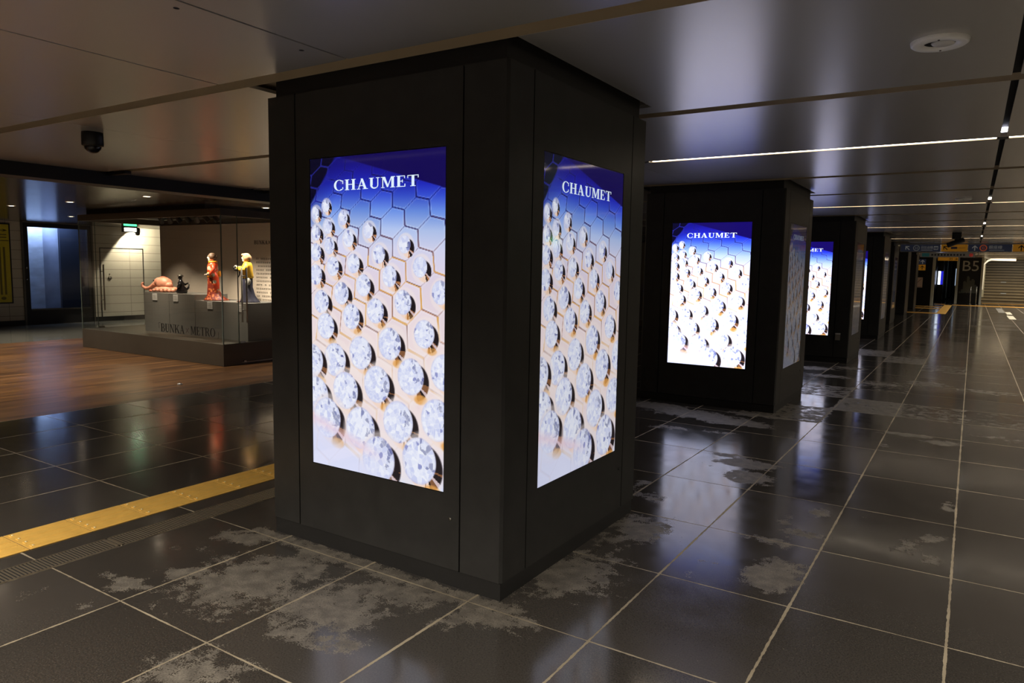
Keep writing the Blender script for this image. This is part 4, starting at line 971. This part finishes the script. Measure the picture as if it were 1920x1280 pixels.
# ------------------------------------------------------------------ far end
M_FBLK = mat('far_black_wall', rgb(14, 13, 12), .35)
M_PALEM = mat('far_pale_column', rgb(205, 205, 188), .4)
M_LET2 = mat('grey_wall_lettering', rgb(205, 205, 192), .5)
struct('wall_back', MB().box(-2.62, -1.72, 41.0, 41.3, 0, H), M_FBLK)
struct('trim_6', MB().box(-1.72, -1.60, 41.0, 41.3, 0, H).box(-2.74, -2.62, 40.9, 41.3, 0, H), M_PALEM)
fw_ = MB(); fw_.box(-.66, .33, 45.5, 45.8, 0, H); struct('wall_far', fw_, M_FBLK)
struct('trim_7', MB().box(-.78, -.66, 45.4, 45.9, 0, H).box(.33, .43, 45.3, 48.0, .0, H), M_PALEM)
struct('wall_right', MB().box(5.5, 5.65, -8, 62, 0, H+.1), mat('right_wall', rgb(120, 112, 100), .5))
struct('wall_rear', MB().box(-18.4, 5.6, -6.2, -6.0, 0, H+.1), mat('rear_wall', rgb(84, 78, 70), .6))
struct('wall_end', MB().box(-8.2, .4, 61.5, 61.7, 0, H+.1), M_FBLK)
struct('wall_hall', MB().box(-18.4, -8.0, 20, 20.2, 0, H), M_GREY)
# B5 lettering and skyline graphic
t = thing('exit_number_lettering', (-.15, 45.49, 0), 'large grey B5 characters on the far black wall', 'lettering')
font_text('characters', 'B5', .78, (0, 0, 1.75), (PI/2, 0, 0), M_LET2, t, align='CENTER', ext=.004)
t = thing('skyline_graphic', (-.15, 45.49, 0), 'pale city skyline silhouette printed on the far black wall', 'wall graphic')
m = MB(); sk = [(-.40, .62, .10), (-.30, .75, .12), (-.20, 1.18, .16), (-.06, 1.45, .13), (.06, 1.22, .12), (.16, 1.30, .15), (.28, 1.0, .13), (.37, .80, .10)]
for (x, z, w) in sk: m.prism([(x-w/2, .55), (x+w/2, .55+.05), (x+w/2, z-.06), (x, z+.03), (x-w/2, z)], 'y', -.004, 0)
m.build('silhouette', mat('skyline_grey', rgb(100, 102, 92), .6), t)
# signs on the left far wall
def plate(name, loc, w, h, m_, label, cat): 
    t = thing(name, loc, label, cat); MB().box(-w/2, w/2, -.03, 0, -h/2, h/2).build('board', m_, t); return t
M_SY = mat('sign_yellow', rgb(220, 150, 40), .4, emit=rgb(220, 150, 40), es=.12)
M_SN = mat('sign_navy', rgb(50, 55, 72), .4, emit=rgb(60, 66, 88), es=.12)
M_SW = mat('sign_white', rgb(190, 188, 180), .4, emit=rgb(190, 188, 180), es=.10)
def arrow(m, x, z, s, ang=0, y=-.034):
    c, n = math.cos(ang), math.sin(ang)
    for poly in ([(-.08, -.5), (.08, -.5), (.08, .3), (-.08, .3)], [(0, .5), (-.42, .08), (-.42, -.12), (0, .28)], [(0, .5), (0, .28), (.42, -.12), (.42, .08)]):
        P = [(x+s*(p*c-q*n), z+s*(p*n+q*c)) for p, q in poly]; m.prism(P, 'y', y, y+.004)
t = plate('yellow_wall_sign', (-2.26, 41.0, 1.86), .48, .28, M_SY, 'yellow sign with a black up arrow on the far dark wall', 'sign')
m = MB(); arrow(m, .10, 0, .2); m.box(-.2, -.02, -.034, -.03, .03, .05); m.box(-.2, -.05, -.034, -.03, -.05, -.03); m.build('print', M_LETTER, t)
t = plate('dark_wall_sign', (-2.26, 41.0, 2.14), .48, .26, M_SN, 'dark sign with a white up arrow above the yellow one on the far wall', 'sign')
m = MB(); arrow(m, .10, 0, .2); m.box(-.2, -.03, -.034, -.03, .03, .09); m.build('print', M_SW, t)
t = plate('notice_board', (-2.32, 41.0, 1.12), .44, .50, mat('notice_pink', rgb(236, 214, 200), .6), 'pale pinkish notice on the far dark wall below the signs', 'notice')
m = MB(); m.prism([(-.2, -.2), (-.17, -.2), (.2, .2), (.17, .2)], 'y', -.034, -.03); m.box(-.2, .2, -.034, -.03, -.23, -.21); m.build('print', mat('notice_print', rgb(150, 110, 100), .6), t)
t = plate('yellow_passage_sign', (-1.16, 43.5, 2.34), .90, .19, M_SY, 'yellow sign over the narrow far passage beside the lettered wall', 'sign')
m = MB(); arrow(m, .36, 0, .14, -PI/2)
m.build('print', M_LETTER, t); font_text('characters', 'B5', .15, (.06, -.034, -.05), (PI/2, 0, 0), M_LETTER, t)
# narrow passage beyond
pm = MB(); pm.box(-3.2, -1.72, 47, 47.2, 0, H); pm.box(-1.9, -1.72, 41.3, 47, 0, H); struct('wall_passage', pm, M_FBLK)
for i, (x, y) in enumerate(((-1.62, 48.5), (-1.52, 52.5), (-1.42, 56.5))):
    c_ = thing('passage_pillar', (x, y, 0), 'dark slim pillar inside the far narrow passage, '+['nearest', 'middle', 'farthest'][i]+' of three', 'pillar', 'pillars in the far passage')
    MB().box(-.3, .14, -.3, .3, .08, H).build('shaft', M_FBLK, c_); MB().box(.14, .18, -.3, .3, .08, H).build('pale_edge', M_PALEM, c_); MB().box(-.29, .17, -.29, .29, 0, .08).build('foot', M_PLIN, c_)
t = thing('passage_screen', (-1.56, 46.6, 0), 'small bright blue white screen at the entrance of the far narrow passage', 'screen')
MB().box(-.10, .16, 0, .08, 0, 2.1).build('cabinet', M_FBLK, t)
MB().box(-.09, .03, -.006, 0, .98, 1.72).build('white_picture', mat('far_screen', (1, 1, 1, 1), .3, emit=(.75, .85, 1, 1), es=3.0), t)
MB().box(.03, .15, -.006, 0, .98, 1.72).build('blue_picture', mat('far_screen_blue', (0, 0, 1, 1), .3, emit=(.02, .02, .6, 1), es=1.0), t)
t = thing('passage_light_panel', (-.86, 50.5, 0), 'tall faint blue white lit panel at the right of the far passage', 'screen')
MB().box(-.03, .03, -.4, .4, .9, 1.9).build('panel', mat('far_panel', (1, 1, 1, 1), .3, emit=(.5, .65, .85, 1), es=.8), t)
MB().box(.03, .06, -.5, .5, .1, H).build('frame', M_FBLK, t)
struct('wall_passage', MB().box(-.66, -.5, 45.8, 61, 0, H), M_FBLK)

# long hanging sign
SY = 25.2
t = thing('hanging_sign', (-.1, SY, 2.31), 'long hanging sign with blue and yellow panels and arrows across the passage', 'sign')
fm = MB(); x0, x1 = -1.86, 3.4; z0, z1 = -.125, .125
fm.box(x0, x1, -.04, .04, z1-.028, z1); fm.box(x0, x1, -.04, .04, z0, z0+.014); fm.box(x0, x0+.02, -.04, .04, z0, z1); fm.box(x1-.02, x1, -.04, .04, z0, z1)
fm.build('frame', mat('sign_frame', rgb(190, 186, 184), .4), t)
zz0, zz1 = z0+.014, z1-.028
segs = [(-1.84, -.62, M_SN, 'navy_panel'), (-.60, .26, M_SY, 'yellow_panel'), (.28, 1.58, M_SN, 'navy_panel'), (1.60, 3.38, M_SY, 'yellow_panel')]
segs = [(-1.84, -.79, M_SN, 'navy_panel'), (-.77, -.10, M_SY, 'yellow_panel'), (-.08, .98, M_SN, 'navy_panel'), (1.0, 3.38, M_SY, 'yellow_panel')]
panels = [MB().box(a, b, -.032, .032, zz0, zz1).build(nm, mm, t) for (a, b, mm, nm) in segs]
def ringm(m, x, z, r, w, n=24):
    for i in range(n):
        a, b = 2*PI*i/n, 2*PI*(i+1)/n
        m.prism([(x+r*math.cos(a), z+r*math.sin(a)), (x+r*math.cos(b), z+r*math.sin(b)), (x+(r-w)*math.cos(b), z+(r-w)*math.sin(b)), (x+(r-w)*math.cos(a), z+(r-w)*math.sin(a))][::-1], 'y', -.036, -.032)
zc = (zz0+zz1)/2
m = MB(); arrow(m, -1.66, zc, .16, PI/4, -.036); m.build('arrow', M_SW, panels[0])
M_RG = mat('line_ring_grey', rgb(150, 150, 140), .4, emit=rgb(150, 150, 140), es=.12)
m = MB(); ringm(m, -1.42, zc, .088, .02); m.build('line_ring', M_RG, panels[0])
font_text('characters', 'H', .11, (-1.455, -.034, zc-.04), (PI/2, 0, 0), M_RG, panels[0])
font_text('characters', '日比谷線', .10, (-1.30, -.034, zc-.02), (PI/2, 0, 0), M_SW, panels[0], sx=.8)
m = MB(); m.box(-1.29, -.99, -.036, -.032, zc-.07, zc-.055); m.box(-.96, -.85, -.036, -.032, zc-.055, zc+.055); m.build('pictogram', M_SW, panels[0])
m = MB(); m.box(-.945, -.912, -.039, -.036, zc-.04, zc+.03); m.box(-.90, -.865, -.039, -.036, zc-.04, zc+.03); m.build('pictogram_detail', M_SN, panels[0])
m = MB(); arrow(m, -.66, zc, .15, PI/4, -.036); m.build('arrow', M_LETTER, panels[1])
m = MB(); m.box(-.52, -.36, -.036, -.032, zc-.03, zc+.035); m.box(-.34, -.16, -.036, -.032, zc-.005, zc+.004); m.build('print', mat('sign_lilac', rgb(110, 104, 130), .5), panels[1])
m = MB(); arrow(m, .08, zc, .16, 0, -.036); m.build('arrow', M_SW, panels[2])
M_RO = mat('line_ring_orange', rgb(200, 92, 50), .4, emit=rgb(200, 92, 50), es=.2)
m = MB(); ringm(m, .29, zc, .095, .028); m.build('line_ring', M_RO, panels[2]); font_text('characters', 'G', .10, (.255, -.034, zc-.035), (PI/2, 0, 0), M_RO, panels[2])
font_text('characters', '銀座線', .11, (.42, -.034, zc-.02), (PI/2, 0, 0), M_SW, panels[2])
MB().box(.43, .80, -.036, -.032, zc-.07, zc-.058).build('subtitle', M_SW, panels[2])
m = MB(); arrow(m, 1.20, zc, .17, 0, -.036); m.build('arrow', M_LETTER, panels[3])
m = MB(); m.box(1.40, 1.62, -.036, -.032, zc+.015, zc+.05); m.box(1.40, 1.6, -.036, -.032, zc-.04, zc-.02); m.build('print', M_RO, panels[3])
m = MB(); m.box(1.68, 1.9, -.036, -.032, zc-.07, zc+.06); m.build('print_block', M_LETTER, panels[3])
for x in (-1.2, .8, 2.6): MB().box(x-.012, x+.012, -.012, .012, z1, .13).build('hanger', M_STEEL, t)
# second, farther sign
t = thing('white_hanging_sign', (-.95, 34.0, 2.31), 'narrow pale hanging sign beyond the long blue and yellow one', 'sign')
b = MB().box(-.95, .95, -.03, .03, -.09, .09).build('board', mat('pale_sign', rgb(120, 112, 100), .5, emit=rgb(120, 112, 100), es=.1), t)
MB().box(-.88, -.62, -.034, -.03, -.07, .07).build('green_patch', mat('sign_teal', rgb(50, 110, 110), .5, emit=rgb(50, 110, 110), es=.1), b)
m = MB()
for k_ in range(11): m.box(-.55+.11*k_, -.49+.11*k_, -.034, -.03, -.03, .04)
m.build('print', M_LETTER, b)
m = MB(); m.tube([(.82, -.034, 0), (.82, -.03, 0)], .07, 16); m.build('red_disc', mat('sign_red', rgb(190, 60, 50), .5, emit=rgb(190, 60, 50), es=.2), b)
for x in (-.6, .6): MB().box(x-.01, x+.01, -.01, .01, .09, .13).build('hanger', M_STEEL, t)

# staircase to the exit
M_STEP = mat('stair_stone', rgb(150, 138, 116), .35, noise=.12, nscale=2); M_NOSE = mat('stair_nosing', rgb(38, 34, 30), .6)
st = thing('staircase', (.45, 47.6, 0), 'broad stone staircase rising at the far end beside the B5 wall', 'staircase')
m = MB(); q = MB()
for i in range(17):
    z = .155*i; y = .31*i
    m.box(0, 5.0, y, 6.0, z, z+.155); q.box(0, 5.0, y-.02, y+.06, z+.125, z+.157)
m.build('steps', M_STEP, st); q.build('nosing', M_NOSE, st)
M_SS = mat('step_sign_white', rgb(190, 200, 210), .4)
for i in (3, 7): MB().box(.90, 1.16, .31*i-.024, .31*i-.019, .155*i+.05, .155*i+.10).build('step_sign', M_SS, st)  # small white marks on two risers
struct('wall_stair', MB().box(.43, .55, 48.0, 55, 0, 4.6).box(-.4, 5.5, 53.9, 54.1, 2.2, 4.6), M_PALEM)
t = thing('cove_light', (.45, 47.0, 0), 'lit white band bending along the top left of the staircase opening', 'ceiling light')
m = MB(); m.tube([(.0, 0, 2.12), (.17, 0, 2.33), (.32, 0, 2.39), (1.42, 0, 2.37)], [.03, .07, .08, .08], 10, flat=.7)
m.build('band', mat('cove_glow', (1, .9, .75, 1), .4, emit=(1, .84, .62, 1), es=.95), t)
MB().box(-.05, .04, -.02, .02, .75, 2.14).build('vertical_band', mat('cove_side', (.9, .85, .7, 1), .4, emit=(.9, .8, .6, 1), es=.42), t)
al = bpy.data.lights.new('stair_lamp', 'AREA'); al.shape = 'RECTANGLE'; al.size = 3; al.size_y = .6; al.energy = 70; al.color = (1, .85, .62)
ao = bpy.data.objects.new('stair_lamp', al); COL.objects.link(ao); ao.location = (2.6, 46.6, 2.38); ao.rotation_euler = (math.radians(30), 0, 0)
# barrier posts
for i, x in enumerate((-.06, .19)):
    t = thing('barrier_post', (x, 44.2, 0), 'slim pale metal post before the B5 wall, '+['left', 'right'][i]+' one', 'post', 'posts before the B5 wall')
    MB().loft([(0, 0, 0, .09, .09), (.015, 0, 0, .08, .08), (.02, 0, 0, .025, .025), (.93, 0, 0, .025, .025), (.95, 0, 0, .018, .018)], 14).build('pole', M_CHROME, t)
    MB().loft([(.86, 0, 0, .03, .03), (.90, 0, 0, .03, .03)], 12).build('collar', M_WHITE, t)

# far yellow tactile runs and pale floor plates
runs = [(-2.2, -1.13, 32.3, 33.0, 'nearest yellow tactile strip at the far junction'), (-2.3, -1.135, 37.0, 37.7, 'second yellow tactile strip at the far junction'), (-2.3, -1.135, 39.2, 39.9, 'third yellow tactile strip, in front of the sign-bearing wall'),
        (-1.13, -.80, 32.3, 42.295, 'yellow tactile run leading away towards the B5 wall'), (-1.6, -1.13, 42.8, 43.4, 'short yellow tactile strip at the passage mouth'), (-.80, 4.5, 42.3, 42.9, 'long yellow tactile strip crossing in front of the B5 wall'), (.5, 4.5, 46.6, 47.2, 'yellow tactile strip along the foot of the staircase')]
for (a, b, c_, d, lab) in runs:
    m = MB(); m.box(a, b, c_, d, 0, .004)
    if d-c_ > 3:
        for kx in range(4): x = a+(b-a)*(kx+.5)/4; m.box(x-.012, x+.012, c_+.02, d-.02, .004, .0075)
    else:
        for ky in range(4): y = c_+(d-c_)*(ky+.5)/4; m.box(a+.02, b-.02, y-.02, y+.02, .004, .0075)
    tag(m.build('tactile_strip', M_YEL), lab, 'paving strip', 'yellow tactile strips at the far end')
M_PL = mat('pale_plate', rgb(190, 184, 160), .5)
for (a, b, c_, d, lab) in ((1.17, 1.37, 30.4, 33.0, 'nearer of two pale floor plates in the far passage'), (1.23, 1.40, 34.2, 36.4, 'farther of two pale floor plates in the far passage')):
    tag(MB().box(a, b, c_, d, 0, .003).box(a+.02, b-.02, c_+.1, d-.1, .003, .004).build('floor_plate', M_PL), lab, 'floor plate', 'pale plates in the floor')
tag(MB().box(.98, 1.2, 35.6, 40.2, 0, .002).box(1.0, 1.18, 35.9, 39.9, .002, .003).build('access_cover', mat('cover_grey', rgb(110, 106, 96), .5)), 'grey rectangular access cover in the far floor beside the pale plates', 'floor cover')  # flat grey rectangle laid on the floor
